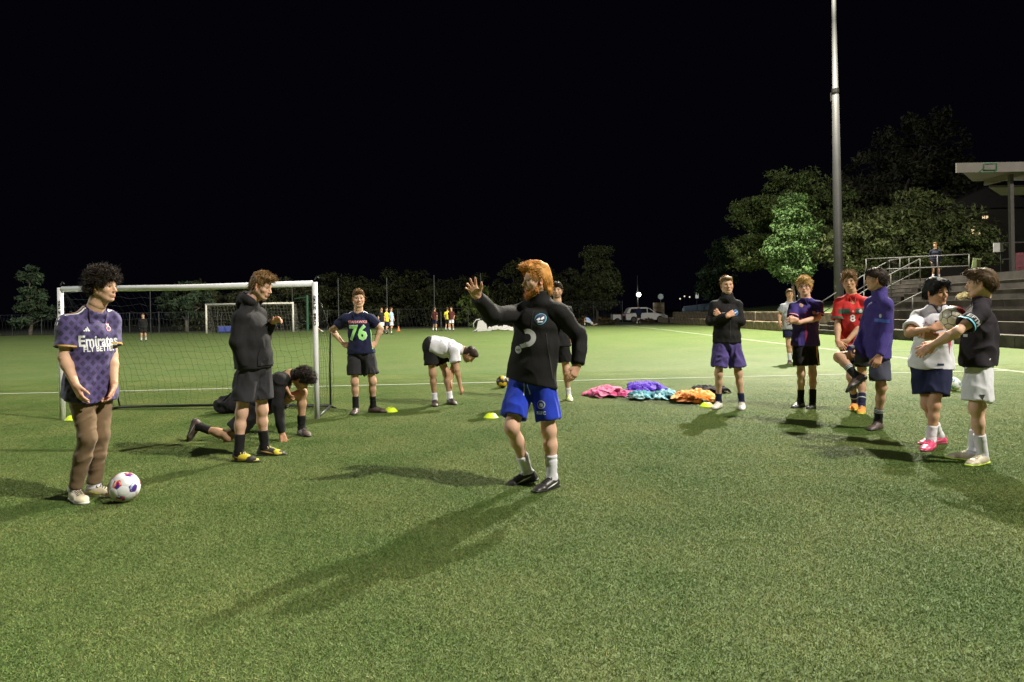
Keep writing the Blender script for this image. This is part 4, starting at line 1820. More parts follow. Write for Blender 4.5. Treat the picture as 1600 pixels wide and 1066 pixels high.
wire_fence('low wire fence along the far left end of the pitch', (-62, 62.6), (-27, 62.6), 1.9, 2.6, .32)
wire_fence('dark wire fence in front of the row of trees', (-27, 63.4), (2.5, 63.4), 1.8, 3.0, .34)
wire_fence('high wire fence beside the white car', (5.5, 70.5), (11.4, 70.5), 2.3, 2.4, .25)
WHERE = ('left of the far goal', 'above the crossbar by the hooded man', 'right of the man numbered 76', 'by the distant tall player in maroon', 'beside the raised hand', 'inside the outline of the near goal', 'between the near goal and the man numbered 76')
for k, (px, ytop) in enumerate(((235, 447), (415, 437), (605, 436), (679, 432), (752, 429), (457, 443), (529, 437))):
    yy = 63.0
    xx = (px - 800) / 1067 * yy
    m = MB()
    m.bar((0, 0, 0), (0, 0, 1.39 + (489 + (800 - px) * .0175 - ytop) / 16.9), .05, .04, 8)
    m.box((0, 0, .03), (.25, .25, .06))
    o = m.build('net_post', FPOST)
    o.location = (xx, yy, 0)
    tag(o, 'thin tall ball stop post ' + WHERE[k], 'post', 'tall thin posts along the far end of the pitch')


# joints of each player in metres from the point between the feet
PEOPLE_POSES = {
 'left': dict(base=(-3.276,5.289,0), face=(84, -2),
  aR=(-0.098,-0.055,0.090), tR=(0.079,-0.215,0.000), aL=(-0.018,0.056,0.090), tL=(0.095,0.048,0.000), hd=(0.108,0.000,1.639), nk=(0.050,0.000,1.476), sR=(-0.080,-0.100,1.405), sL=(0.072,0.120,1.421), eR=(-0.095,-0.160,1.103), wR=(0.020,-0.210,0.899), fR=(0.081,-0.220,0.762), eL=(0.114,0.100,1.097), wL=(0.183,0.000,0.874), fL=(0.166,-0.050,0.747), pv=(-0.009,0.020,0.925), hR=(-0.031,-0.050,0.905), hL=(0.031,0.060,0.899), kR=(0.048,-0.120,0.492), kL=(0.055,0.020,0.486)),
 'hoodie': dict(base=(-2.522,6.660,0), face=(80, -18),
  aR=(-0.113,-0.132,0.090), tR=(0.081,-0.183,0.000), aL=(0.035,0.133,0.090), tL=(0.251,0.149,0.000), hd=(0.080,0.000,1.682), nk=(-0.029,0.000,1.541), sR=(-0.057,-0.170,1.423), sL=(-0.005,0.150,1.441), eR=(-0.080,-0.200,1.151), wR=(-0.035,-0.170,0.918), fR=(-0.023,-0.130,0.773), eL=(0.051,0.160,1.184), wL=(0.162,0.050,1.324), fL=(0.281,0.000,1.379), pv=(-0.010,0.000,0.922), hR=(-0.035,-0.080,0.893), hL=(0.035,0.080,0.883), kR=(-0.095,-0.100,0.464), kL=(0.035,0.080,0.467)),
 'kneel': dict(base=(-2.872,7.917,0), face=(70, -50),
  aL=(0.408,-0.000,0.090), tL=(0.706,-0.300,0.000), kR=(-0.300,-0.350,0.062), aR=(-0.641,-0.300,0.166), tR=(-0.701,-0.300,0.003), hd=(0.479,-0.150,0.667), nk=(0.327,-0.150,0.736), sR=(0.290,-0.300,0.700), sL=(0.271,0.020,0.699), eR=(0.255,-0.340,0.399), wR=(0.306,-0.360,0.075), fR=(0.339,-0.360,-0.053), eL=(0.154,-0.000,0.436), wL=(0.304,-0.200,0.567), fL=(0.359,-0.220,0.446), pv=(0.008,-0.150,0.399), hR=(0.004,-0.240,0.354), hL=(-0.004,-0.060,0.343), kL=(0.428,-0.020,0.493)),
 'seventysix': dict(base=(-2.131,9.603,0), face=(18, 3),
  aR=(-0.084,-0.017,0.090), tR=(-0.085,-0.252,0.000), aL=(0.151,0.018,0.090), tL=(0.334,-0.005,0.000), hd=(-0.025,0.000,1.605), nk=(-0.029,0.000,1.428), sR=(-0.228,0.000,1.377), sL=(0.159,0.000,1.370), eR=(-0.432,0.080,1.172), wR=(-0.249,0.020,0.972), fR=(-0.118,-0.080,0.921), eL=(0.267,0.080,1.178), wL=(0.194,0.020,0.982), fL=(0.132,-0.080,0.907), pv=(-0.004,0.000,0.890), hR=(-0.085,0.000,0.865), hL=(0.086,0.000,0.862), kR=(-0.091,-0.040,0.443), kL=(0.160,-0.040,0.447)),
 'bender': dict(base=(-1.192,10.346,0), face=(75, -62),
  aR=(0.003,-0.061,0.090), tR=(0.047,-0.384,0.000), aL=(0.223,0.061,0.090), tL=(0.365,-0.153,0.000), hd=(0.541,0.000,0.752), nk=(0.436,0.000,0.841), sR=(0.363,-0.190,0.814), sL=(0.372,0.190,0.832), eR=(0.361,-0.220,0.541), wR=(0.401,-0.180,0.298), fR=(0.435,-0.150,0.189), eL=(0.271,0.160,0.539), wL=(0.232,0.120,0.357), fL=(0.251,0.100,0.222), pv=(-0.029,0.000,0.888), hR=(-0.048,-0.090,0.835), hL=(0.047,0.090,0.833), kR=(-0.017,-0.080,0.478), kL=(0.169,0.080,0.470)),
 'coach': dict(base=(0.151,5.426,0), face=(-68, 0),
  aR=(-0.050,0.071,0.100), tR=(-0.227,0.051,0.000), aL=(0.142,-0.072,0.090), tL=(0.026,-0.198,0.000), hd=(0.047,-0.000,1.631), nk=(0.070,0.030,1.473), sR=(-0.120,0.090,1.415), sL=(0.252,-0.060,1.428), eR=(-0.305,-0.140,1.368), wR=(-0.409,-0.280,1.505), fR=(-0.471,-0.340,1.624), eL=(0.379,-0.000,1.187), wL=(0.358,-0.080,0.965), fL=(0.298,-0.110,0.839), pv=(-0.004,0.020,0.886), hR=(-0.101,0.060,0.852), hL=(0.101,-0.020,0.863), kR=(-0.167,-0.120,0.490), kL=(0.124,-0.060,0.450)),
 'behind': dict(base=(0.700,10.605,0), face=(-8, 2),
  aR=(-0.108,-0.022,0.090), tR=(-0.172,-0.446,0.000), aL=(0.154,0.022,0.090), tL=(0.220,-0.426,0.000), hd=(0.002,0.000,1.706), nk=(0.008,0.000,1.507), sR=(-0.202,0.000,1.431), sL=(0.186,0.000,1.434), eR=(-0.245,0.040,1.143), wR=(-0.193,-0.020,0.885), fR=(-0.177,-0.040,0.737), eL=(0.233,0.040,1.134), wL=(0.174,-0.020,0.869), fL=(0.140,-0.040,0.732), pv=(-0.004,0.000,0.914), hR=(-0.094,0.000,0.875), hL=(0.095,0.000,0.872), kR=(-0.102,-0.030,0.458), kL=(0.126,-0.030,0.444)),
 'arms': dict(base=(2.979,9.472,0), face=(-5, 4),
  aR=(-0.118,0.053,0.090), tR=(-0.300,-0.168,0.000), aL=(0.168,-0.053,0.090), tL=(0.060,-0.446,0.000), hd=(0.010,0.000,1.699), nk=(0.007,0.000,1.524), sR=(-0.163,0.000,1.465), sL=(0.165,0.000,1.468), eR=(-0.244,-0.050,1.210), wR=(-0.061,-0.200,1.278), fR=(0.036,-0.200,1.320), eL=(0.169,-0.080,1.203), wL=(-0.123,-0.120,1.261), fL=(-0.218,-0.150,1.350), pv=(-0.004,0.000,0.936), hR=(-0.094,0.000,0.902), hL=(0.093,0.000,0.899), kR=(-0.136,-0.030,0.482), kL=(0.138,-0.030,0.477)),
 'grey': dict(base=(6.846,16.796,0), face=(-12, 0),
  aR=(-0.036,0.000,0.090), tR=(-0.491,-0.933,0.000), aL=(0.205,0.350,0.206), tL=(0.292,0.450,0.053), hd=(-0.008,0.000,1.695), nk=(-0.011,0.000,1.507), sR=(-0.170,0.000,1.431), sL=(0.145,0.000,1.441), eR=(-0.248,0.050,1.211), wR=(-0.291,-0.050,1.008), fR=(-0.313,-0.100,0.884), eL=(0.199,-0.050,1.204), wL=(0.122,-0.150,1.003), fL=(0.084,-0.200,0.895), pv=(-0.007,0.000,0.908), hR=(-0.071,0.000,0.878), hL=(0.071,0.000,0.875), kR=(-0.073,-0.030,0.439), kL=(0.065,0.000,0.466)),
 'blonde': dict(base=(4.038,9.402,0), face=(-28, 2),
  aR=(-0.068,0.042,0.090), tR=(-0.298,-0.105,0.000), aL=(0.063,-0.043,0.090), tL=(-0.140,-0.304,0.000), hd=(-0.006,-0.000,1.660), nk=(0.018,0.020,1.513), sR=(-0.112,0.050,1.428), sL=(0.131,-0.060,1.448), eR=(-0.198,-0.040,1.209), wR=(-0.228,-0.240,1.212), fR=(-0.331,-0.260,1.214), eL=(0.118,-0.120,1.230), wL=(-0.178,-0.200,1.176), fL=(-0.306,-0.200,1.221), pv=(-0.002,0.020,0.925), hR=(-0.091,-0.000,0.892), hL=(0.090,0.030,0.887), kR=(-0.088,-0.040,0.470), kL=(0.088,-0.000,0.463)),
 'red': dict(base=(4.527,9.012,0), face=(-30, 0),
  aR=(0.055,0.152,0.090), tR=(-0.372,-0.337,0.000), aL=(-0.007,-0.152,0.090), tL=(-0.345,-0.748,0.000), hd=(-0.069,0.000,1.709), nk=(-0.028,0.020,1.548), sR=(-0.155,0.060,1.467), sL=(0.081,-0.060,1.469), eR=(-0.222,0.020,1.128), wR=(-0.302,-0.140,0.925), fR=(-0.282,-0.200,0.861), eL=(0.038,-0.100,1.135), wL=(-0.192,-0.170,0.933), fL=(-0.288,-0.160,0.868), pv=(-0.007,0.020,0.895), hR=(-0.066,0.040,0.852), hL=(0.066,0.000,0.852), kR=(-0.096,-0.060,0.448), kL=(0.077,0.000,0.422)),
 'purple': dict(base=(4.106,7.664,0), face=(-112, 0),
  aL=(-0.019,0.000,0.090), tL=(-0.319,-0.231,0.000), aR=(-0.285,-0.060,0.603), tR=(-0.428,-0.100,0.446), hd=(-0.013,0.000,1.679), nk=(0.044,0.030,1.541), sL=(0.033,-0.130,1.438), sR=(0.022,0.170,1.457), eL=(0.024,-0.150,1.121), wL=(-0.110,-0.220,0.839), fL=(-0.158,-0.240,0.729), eR=(-0.057,0.170,1.150), wR=(-0.199,0.100,0.900), fR=(-0.293,0.060,0.824), pv=(-0.002,0.020,0.908), hL=(-0.024,-0.060,0.862), hR=(0.024,0.110,0.866), kL=(-0.025,-0.090,0.474), kR=(-0.388,0.120,0.807)),
 'asian': dict(base=(4.098,6.669,0), face=(14, -4),
  aR=(0.117,0.109,0.090), tR=(-0.123,0.104,0.000), aL=(-0.093,-0.108,0.090), tL=(-0.334,-0.334,0.000), hd=(0.049,0.000,1.505), nk=(0.071,0.020,1.373), sR=(-0.038,0.100,1.313), sL=(0.150,-0.090,1.316), eR=(-0.273,-0.080,1.113), wR=(-0.149,-0.240,1.158), fR=(-0.064,-0.260,1.187), eL=(0.170,-0.100,1.094), wL=(-0.107,-0.200,1.084), fL=(-0.204,-0.200,1.104), pv=(-0.002,0.020,0.860), hR=(-0.054,0.060,0.820), hL=(0.054,-0.020,0.825), kR=(-0.046,0.020,0.410), kL=(-0.051,-0.100,0.414)),
 'right': dict(base=(4.063,5.961,0), face=(-122, 0),
  aL=(-0.016,-0.054,0.090), tL=(-0.288,-0.196,0.000), aR=(-0.020,0.055,0.090), tR=(-0.113,0.166,0.000), hd=(0.036,0.000,1.566), nk=(0.082,0.030,1.441), sL=(-0.083,-0.160,1.353), sR=(0.114,0.160,1.357), eL=(-0.322,-0.220,1.158), wL=(-0.471,-0.100,1.030), fL=(-0.547,-0.060,0.963), eR=(-0.110,0.140,1.132), wR=(-0.374,0.020,1.040), fR=(-0.529,-0.060,1.035), pv=(0.006,0.000,0.940), hL=(-0.057,-0.100,0.916), hR=(0.057,0.100,0.897), kL=(-0.109,-0.120,0.494), kR=(0.041,0.060,0.477)),
}


# ------------------------------------------------------------------ the players
BLACK = cloth('black_cloth', (.009, .008, .009))
BLACK_KNIT = cloth('charcoal_fleece', (.0135, .012, .0142), wr=.45)
DARKGREY = cloth('dark_grey_cloth', (.026, .024, .029))
NAVY = cloth('navy_cloth', (.010, .012, .044))
PURPLE = cloth('purple_cloth', (.075, .050, .20))
INDIGO = cloth('indigo_cloth', (.042, .026, .165))
WHITE = cloth('white_cloth', (.60, .58, .64))
GREY = cloth('heather_grey_cloth', (.32, .32, .36))
BLUE = cloth('royal_blue_cloth', (.010, .035, .42))
RED = cloth('red_cloth', (.52, .022, .022))
BROWN = cloth('brown_cloth', (.165, .105, .060), wr=.25)
PLUM = cloth('plum_black_cloth', (.016, .011, .017))
PRINT_WHITE = plain('white_print', (.75, .75, .76), .6, vary=.03)
PRINT_GREY = plain('silver_print', (.42, .42, .43), .6, vary=.05)
PRINT_GOLD = plain('gold_print', (.62, .36, .10), .5, vary=.05)
PRINT_LIME = plain('lime_print', (.38, .80, .24), .6, vary=.03)
PRINT_RED = plain('red_print', (.62, .03, .05), .6, vary=.05)
PRINT_BLUE = plain('blue_print', (.03, .08, .38), .6, vary=.05)
PRINT_NAVY = plain('navy_print', (.015, .02, .08), .6, vary=.05)
PRINT_DARK = plain('dark_print', (.02, .02, .02), .6, vary=.05)
PRINT_GREEN = plain('green_print', (.015, .075, .045), .6, vary=.05)
PRINT_CYAN = plain('cyan_print', (.10, .42, .55), .6, vary=.05)
PRINT_PINK = plain('pale_red_print', (.75, .30, .30), .6, vary=.05)
SH_BLACK = plain('black_boot', (.030, .026, .026), .38, vary=.2, vscale=20)
SH_BROWN = plain('brown_boot', (.085, .055, .050), .5, vary=.2, vscale=20)
SH_CREAM = plain('cream_boot', (.48, .41, .30), .5, vary=.12, vscale=20)
SH_WHITE = plain('white_boot', (.70, .64, .60), .45, vary=.12, vscale=20)
SH_ORANGE = plain('orange_boot', (.80, .30, .06), .4, vary=.1, vscale=20)
SH_PINK = plain('pink_boot', (.62, .05, .15), .4, vary=.1, vscale=20)
SH_YELLOW = plain('yellow_boot', (.70, .58, .03), .4, vary=.1, vscale=20)
SOLE_DARK = plain('dark_sole', (.02, .02, .02), .5)
SOLE_PALE = plain('pale_sole', (.45, .45, .40), .5)
SOLE_LIME = plain('lime_sole', (.55, .70, .08), .5)
LACE_DARK = plain('dark_lace', (.02, .02, .025), .8)
LACE_PALE = plain('pale_lace', (.60, .55, .42), .8)


def two_tone_boot(name, a, b, edge=.06):
    m, nt, bs = new_mat(name)
    bs.inputs['Roughness'].default_value = .42
    tc = N(nt, 'ShaderNodeTexCoord')
    no = N(nt, 'ShaderNodeTexNoise')
    no.inputs['Scale'].default_value = 9
    nt.links.new(tc.outputs['Object'], no.inputs['Vector'])
    r = ramp(nt, [(.46, a), (.50, b)])
    nt.links.new(no.outputs[0], r.inputs[0])
    nt.links.new(r.outputs[0], bs.inputs['Base Color'])
    return m


def diamond_jersey():
    """purple jersey with a darker zigzag diamond pattern"""
    m, nt, b = new_mat('diamond_jersey')
    b.inputs['Roughness'].default_value = .75
    b.inputs['Sheen Weight'].default_value = .15
    tc = N(nt, 'ShaderNodeTexCoord')
    sp = N(nt, 'ShaderNodeSeparateXYZ')
    nt.links.new(tc.outputs['Object'], sp.inputs[0])
    mt = lambda op, a, c=None: (lambda n: ([nt.links.new(q, n.inputs[i]) if not isinstance(q, (int, float)) else setattr(n.inputs[i], 'default_value', q) for i, q in enumerate([a] + ([c] if c is not None else []))], n.outputs[0])[1])(N(nt, 'ShaderNodeMath', operation=op))
    xy = mt('ADD', mt('MULTIPLY', sp.outputs[0], .75), mt('MULTIPLY', sp.outputs[1], .66))
    u = mt('MULTIPLY', xy, 15.0)
    w = mt('MULTIPLY', sp.outputs[2], 13.0)
    p = mt('FRACT', mt('ADD', u, w))
    q = mt('FRACT', mt('SUBTRACT', w, u))
    mm = mt('MULTIPLY', mt('GREATER_THAN', p, .42), mt('GREATER_THAN', q, .42))
    no = N(nt, 'ShaderNodeTexNoise')
    no.inputs['Scale'].default_value = 40
    nt.links.new(tc.outputs['Object'], no.inputs['Vector'])
    fac = mt('ADD', mt('MULTIPLY', mm, .55), mt('MULTIPLY', no.outputs[0], .5))
    r = ramp(nt, [(.2, (.075, .050, .170)), (.6, (.040, .028, .100)), (.85, (.020, .015, .055))])
    nt.links.new(fac, r.inputs[0])
    nt.links.new(r.outputs[0], b.inputs['Base Color'])
    bump(nt, b, 22, .3, .012, 2.5, stretch=(1, 1, .45))
    return m


def striped_jersey(name, base, stripe, freq=22, ax=(1, .2, 0), w=.5):
    m, nt, b = new_mat(name)
    b.inputs['Roughness'].default_value = .75
    tc = N(nt, 'ShaderNodeTexCoord')
    mp = N(nt, 'ShaderNodeVectorMath', operation='DOT_PRODUCT')
    mp.inputs[1].default_value = ax
    nt.links.new(tc.outputs['Object'], mp.inputs[0])
    a = N(nt, 'ShaderNodeMath', operation='MULTIPLY')
    a.inputs[1].default_value = freq
    nt.links.new(mp.outputs['Value'], a.inputs[0])
    s = N(nt, 'ShaderNodeMath', operation='SINE')
    nt.links.new(a.outputs[0], s.inputs[0])
    no = N(nt, 'ShaderNodeTexNoise')
    no.inputs['Scale'].default_value = 9
    nt.links.new(tc.outputs['Object'], no.inputs['Vector'])
    ad = N(nt, 'ShaderNodeMath', operation='ADD')
    nt.links.new(s.outputs[0], ad.inputs[0])
    nt.links.new(no.outputs[0], ad.inputs[1])
    r = ramp(nt, [(.25, base), (.25 + w, stripe)])
    nt.links.new(ad.outputs[0], r.inputs[0])
    nt.links.new(r.outputs[0], b.inputs['Base Color'])
    bump(nt, b, 22, .3, .012, 2.5, stretch=(1, 1, .45))
    return m


def on_chest(ctx, t, x):
    """a point in front of the chest: t up the spine (0 pelvis, 1 shoulders), x to the person's right"""
    c = ctx['pv'] + (ctx['sc'] - ctx['pv']) * t + ctx['Rs'] * x
    return c


CTX = {}
# --- curly-haired player on the left
c = person('left', 'curly-haired man in purple patterned jersey and brown trousers beside a ball', dict(
    skin='fair', hair=(.022, .014, .010), vox=.0072, girth=.97, stubble=.18, look=0,
    h=dict(top=.048, side=.024, back=.028, fringe=.028, low=-.075, line=.070, amp=.016, freq=34, stretch=(1, 1, 1), tufts=2600, len=.030, curl=.006, turns=11, mess=.7, lift=1.0, hug=.4, comb=(0, .1, 0), rad=.0030, lscale=1, mscale=1),
    top=dict(kind='tee', mat=diamond_jersey(), hem=.80, loose=.019, flare=.034, belly=.020, swing=(-.040, .02, 0), sleeve=.72, fold=.010, vneck=.026, collar=cloth('dark_purple_rib', (.02, .014, .05)), cuffband=PRINT_GOLD, cuff_w=.012),
    bottom=dict(kind='trousers', mat=BROWN, fold=.0065, loose=.010, stretch=(.7, .7, 1.7), ff=12),
    shoe=dict(mat=SH_CREAM, sole=SOLE_PALE, lace=LACE_DARK, flash=plain('lime_flash', (.6, .62, .1), .5)), sock=dict(mat=WHITE, h=.055),
    handR=dict(curl=.30, n=(.55, .75, .1)), handL=dict(curl=.45, n=(-.5, -.6, 0))))
CTX['left'] = c
n = nrm(c['fwd'])
lay('lettering', *text2d('Emirates', .115, .025, 1.0, .27), c, on_chest(c, .665, -.01), n, (0, 0, 1), PRINT_WHITE)
lay('lettering', *text2d('FLY BETTER', .055, .02, 1.0, .23), c, on_chest(c, .53, -.01), n, (0, 0, 1), PRINT_WHITE)
lay('emblem', *merge2d(([(-.022, -.016), (-.012, -.016), (-.012, -.006), (-.018, -.006)], [(0, 1, 2, 3)]), ([(-.008, -.016), (.002, -.016), (.002, .010), (-.008, .002)], [(0, 1, 2, 3)]), ([(.006, -.016), (.022, -.016), (.006, .022)], [(0, 1, 2)])), c, on_chest(c, .89, .075), n, (0, 0, 1), PRINT_WHITE)
lay('emblem', *merge2d(ring2d(.014, .021), ([(-.012, .022), (.012, .022), (.016, .040), (0, .034), (-.016, .040)], [(0, 1, 2, 3, 4)])), c, on_chest(c, .87, -.085), n, (0, 0, 1), PRINT_PINK)
J = c['J']
for s in 'RL':
    sh, el, nk = J['s' + s], J['e' + s], J['nk']
    for i, mt in enumerate((PRINT_WHITE, PRINT_GOLD, plain('violet_print', (.22, .10, .36), .6))):
        off = c['fwd'] * (.012 + .020 * (1 - i))
        rows = []
        a0, a1 = nk + (sh - nk) * .45, sh + (el - sh) * .02
        for k in range(9):
            t = k / 8
            q = a0 + (a1 - a0) * t + off
            if t > .7:
                q = q + (el - sh) * (t - .7) * .8
            for w in (-.5, .5):
                p = q + c['fwd'] * .009 * w
                d = nrm(V3(0, 0, 1) + (sh - nk) * (1.2 if t > .5 else .2) * t * 3 + off * 2)
                hit = c['bvh'].ray_cast(Vector(p + d * .25), Vector(-d), .3)
                rows.append(np.array(hit[0]) + d * .003 if hit[0] is not None else None)
        FF = [(2 * k, 2 * k + 2, 2 * k + 3, 2 * k + 1) for k in range(8) if all(rows[2 * k + j] is not None for j in range(4))]
        if FF:
            link('stripe', mesh_np('stripe', np.array([r if r is not None else V3(0, 0, 0) for r in rows]), np.array(FF)), mt, c['ob'])

# --- hooded player
c = person('hoodie', 'man in a charcoal hooded sweatshirt looking down at his raised hand', dict(
    skin='pink', hair=(.20, .115, .050), hs=1.04, vox=.0075, girth=1.0, stubble=.15, leg_hair=.15,
    h=dict(top=.030, side=.004, back=.006, fringe=.026, low=-.045, line=.080, amp=.008, freq=40, tufts=900, len=.045, mess=.35, lift=.4, comb=(0, .8, .25)),
    top=dict(kind='long', name='hoodie', mat=BLACK_KNIT, hem=.885, loose=.027, flare=.02, belly=.03, fold=.014, hood=True, cuff=.35, ff=9),
    bottom=dict(kind='shorts', mat=DARKGREY, len=.74, flare=.022, fold=.010),
    shoe=dict(mat=two_tone_boot('yellow_black_boot', (.62, .50, .04), (.03, .025, .025)), sole=SOLE_DARK, lace=plain('yellow_lace', (.7, .6, .25), .8), flash=PRINT_GOLD), sock=dict(mat=BLACK, h=.17),
    handR=dict(skip=True), handL=dict(curl=[.35, .55, .7, .8], n=(.1, -.55, -.7), thumb=.7, spread=.2)))
CTX['hoodie'] = c
# pouch pocket edge and pocket logo
lay('pocket', [(-.12, -.10), (.12, -.10), (.12, -.03), (.075, .075), (-.075, .075), (-.12, -.03)], [(0, 1, 2, 3, 4, 5)], c, on_chest(c, .20, 0), c['fwd'], (0, 0, 1), BLACK_KNIT, lift=.010)
lay('emblem', *rect2d(-.012, -.004, .012, .004), c, on_chest(c, .80, -.07), c['fwd'], (0, 0, 1), PRINT_GREY)

# --- kneeling player
c = person('kneel', 'man in black kneeling with one fist on the turf', dict(
    skin='tan', hair=(.018, .011, .008), vox=.0078, stubble=.4, leg_hair=.2, air={'R': 1},
    h=dict(top=.030, side=.022, back=.025, fringe=.035, low=-.075, line=.066, amp=.012, freq=38, stretch=(1, 1, 1), tufts=1200, len=.045, curl=.004, turns=7, mess=.6, lift=.7, comb=(0, .6, 0)),
    top=dict(kind='long', mat=BLACK, drop=.05, loose=.022, fold=.012, cuff=.4),
    bottom=dict(kind='shorts', mat=BLACK, len=(.8, .55), flare=.012, fold=.008),
    shoe=dict(mat=SH_BROWN, sole=SOLE_DARK, lace=LACE_DARK, flash=PRINT_GREY), sock=dict(mat=BLACK, h=.14),
    handR=dict(curl=1.15, n=(0, -.3, 1), thumb=.3), handL=dict(curl=.35, n=(.6, .6, 0))))
CTX['kneel'] = c
# --- number 76
c = person('seventysix', 'man with hands on hips in a navy jersey numbered 76', dict(
    skin='fair', hair=(.16, .085, .035), vox=.0085, girth=.93, hs=1.04, leg_hair=.3,
    h=dict(top=.032, side=.005, back=.008, fringe=.018, low=-.05, line=.074, amp=.006, freq=40, tufts=800, len=.032, mess=.35, lift=.35),
    top=dict(kind='tee', mat=NAVY, hem=.835, loose=.016, flare=.026, belly=.016, sleeve=.58, fold=.007, vneck=.055, collar=NAVY),
    bottom=dict(kind='shorts', mat=DARKGREY, len=.76, flare=.014, fold=.014, ff=14),
    shoe=dict(mat=SH_BROWN, sole=SOLE_DARK, lace=LACE_DARK), sock=dict(mat=BLACK, h=.15),
    handR=dict(curl=.25, n=(.4, .7, -.2), spread=.2), handL=dict(curl=.35, n=(-.4, .7, -.2), spread=.2)))
CTX['seventysix'] = c
n = c['fwd']
V, F = text2d('76', .27, .035, 1.05, .235)
lay('number', [(x * 1.06, y * 1.06) for x, y in V], F, c, on_chest(c, .535, 0), n, (0, 0, 1), PRINT_WHITE, lift=.0015)
lay('number', V, F, c, on_chest(c, .535, 0), n, (0, 0, 1), PRINT_LIME, lift=.0035)
lay('lettering', *text2d('SEAHAWKS', .050, .04, 1.05, .265), c, on_chest(c, .90, 0), n, (0, 0, 1), PRINT_PINK)
for s, x in (('R', '6'), ('L', '7')):
    d = nrm(V3(0, 0, 1) + n * .8)
    lay('number', *text2d(x, .085, .05, 1, .055), c, (J := c['J'])['nk'] + (c['J']['s' + s] - c['J']['nk']) * .62 + V3(0, 0, .03), d, (0, 0, 1) if s == 'x' else nrm(c['Rs'] * (1 if s == 'L' else -1)), PRINT_WHITE)
for sx in (-1, 1):
    lay('side_panel', [(-.012, -.17), (.010, -.17), (.016, .10), (-.004, .10)], [(0, 1, 2, 3)], c, on_chest(c, .42, sx * .135), nrm(n + c['Rs'] * sx * 1.1), (0, 0, 1), PRINT_LIME)
# --- bending player
c = person('bender', 'man in a white tee and black shorts bending down to stretch towards his feet', dict(
    skin='tan', hair=(.030, .018, .012), vox=.0085, stubble=.4, leg_hair=.35,
    h=dict(top=.012, side=.006, back=.006, fringe=.006, low=-.055, line=.074, amp=.004, freq=50, tufts=500, len=.016, mess=.4, lift=.5),
    top=dict(kind='tee', mat=WHITE, drop=.02, loose=.022, sleeve=.60, fold=.012, belly=.03, flare=.01),
    bottom=dict(kind='shorts', mat=BLACK, len=.62, flare=.022, fold=.010),
    shoe=dict(mat=SH_BROWN, sole=SOLE_DARK, lace=LACE_DARK), sock=dict(mat=WHITE, h=.10),
    handR=dict(curl=.4), handL=dict(curl=.2)))
CTX['bender'] = c
# --- the coach in the middle
c = person('coach', 'ginger bearded man in black top and blue shorts raising one hand', dict(
    skin='pink', hair=(.52, .24, .060), beard=(.40, .155, .045), vox=.0068, girth=1.03, hs=1.05, look=-.2, brow=.35, leg_hair=.08,
    h=dict(top=.040, side=.010, back=.018, fringe=.028, low=-.10, line=.090, nape=True, amp=.008, freq=34, tufts=3600, len=.046, mess=.24, lift=.20, comb=(0, .9, .10), hug=.7, rad=.0018),
    top=dict(kind='long', mat=cloth('black_training_top', (.010, .0085, .0092), wr=.4), hem=.825, loose=.024, flare=.022, belly=.022, fold=.013, stand=.055, cuff=.6, swing=(-.02, 0, 0), ff=8),
    bottom=dict(kind='shorts', mat=BLUE, len=.80, flare=.008, fold=.010, loose=.014),
    shoe=dict(mat=SH_BLACK, sole=SOLE_DARK, lace=LACE_DARK, flash=PRINT_WHITE), sock=dict(mat=WHITE, h=.17), lift={'R': .18},
    handR=dict(curl=[.10, .16, .30, .42], n=(-.15, -1, .25), spread=.45, thumb=.75), handL=dict(curl=.28, n=(-.6, .55, -.1), thumb=.45)))
CTX['coach'] = c
n = c['fwd']
q = merge2d(ring2d(.030, .072, 26, -125, 95, .02, .045), ([(-.021, -.031), (-.002, -.014), (-.033, .008), (-.052, -.011)], [(0, 1, 2, 3)]))
q = merge2d(ring2d(.032, .070, 26, -100, 120, .015, .04), ([(.003, .008), (.009, -.031), (-.030, -.040), (-.048, -.012), (-.012, -.004)], [(0, 1, 2, 3, 4)]))
lay('emblem', *q, c, on_chest(c, .53, .025), n, (0, 0, 1), PRINT_GREY)
lay('emblem', *disc2d(.030, 20, -.062, -.052), c, on_chest(c, .53, .025), n, (0, 0, 1), PRINT_GREY)
lay('lettering', *text2d('PLAY', .018, .03, 1, .036), c, on_chest(c, .53, .087) + V3(0, 0, -.052), n, (0, 0, 1), PRINT_DARK, lift=.004)
E_ = on_chest(c, .90, -.065)
lay('emblem', *disc2d(.043, 24), c, E_, n, (0, 0, 1), PRINT_CYAN, lift=.002)
lay('emblem', *disc2d(.038, 24), c, E_, n, (0, 0, 1), PRINT_NAVY, lift=.004)
lay('emblem', *merge2d(([(-.030, -.004), (-.008, .010), (.002, -.002), (-.012, -.014)], [(0, 1, 2, 3)]), ([(.002, .004), (.022, .020), (.026, .002), (.010, -.010)], [(0, 1, 2, 3)]), rect2d(-.018, -.026, .020, -.018)), c, E_, n, (0, 0, 1), PRINT_WHITE, lift=.0055)
lay('zip', *rect2d(-.004, -.09, .004, .05), c, on_chest(c, .93, 0), n, (0, 0, 1), PRINT_DARK, lift=.003)
lay('seam', *rect2d(-.0025, -.30, .0025, .06), c, on_chest(c, .55, -.135), n, nrm(V3(0, 0, 1) + c['Rs'] * .1), PRINT_DARK, lift=.003)
lo = c['low']
p = c['J']['hL'] * .45 + c['J']['kL'] * .55
lay('emblem', *merge2d(ring2d(.026, .033, 18), ([(-.018, -.010), (0, -.020), (.018, -.010), (.010, .012), (-.010, .012)], [(0, 1, 2, 3, 4)])), lo, p + V3(0, 0, .03), n, (0, 0, 1), PRINT_GREY)
lay('lettering', *text2d('RUFC', .034, .03, 1, .075), lo, p - V3(0, 0, .035), n, (0, 0, 1), PRINT_WHITE)
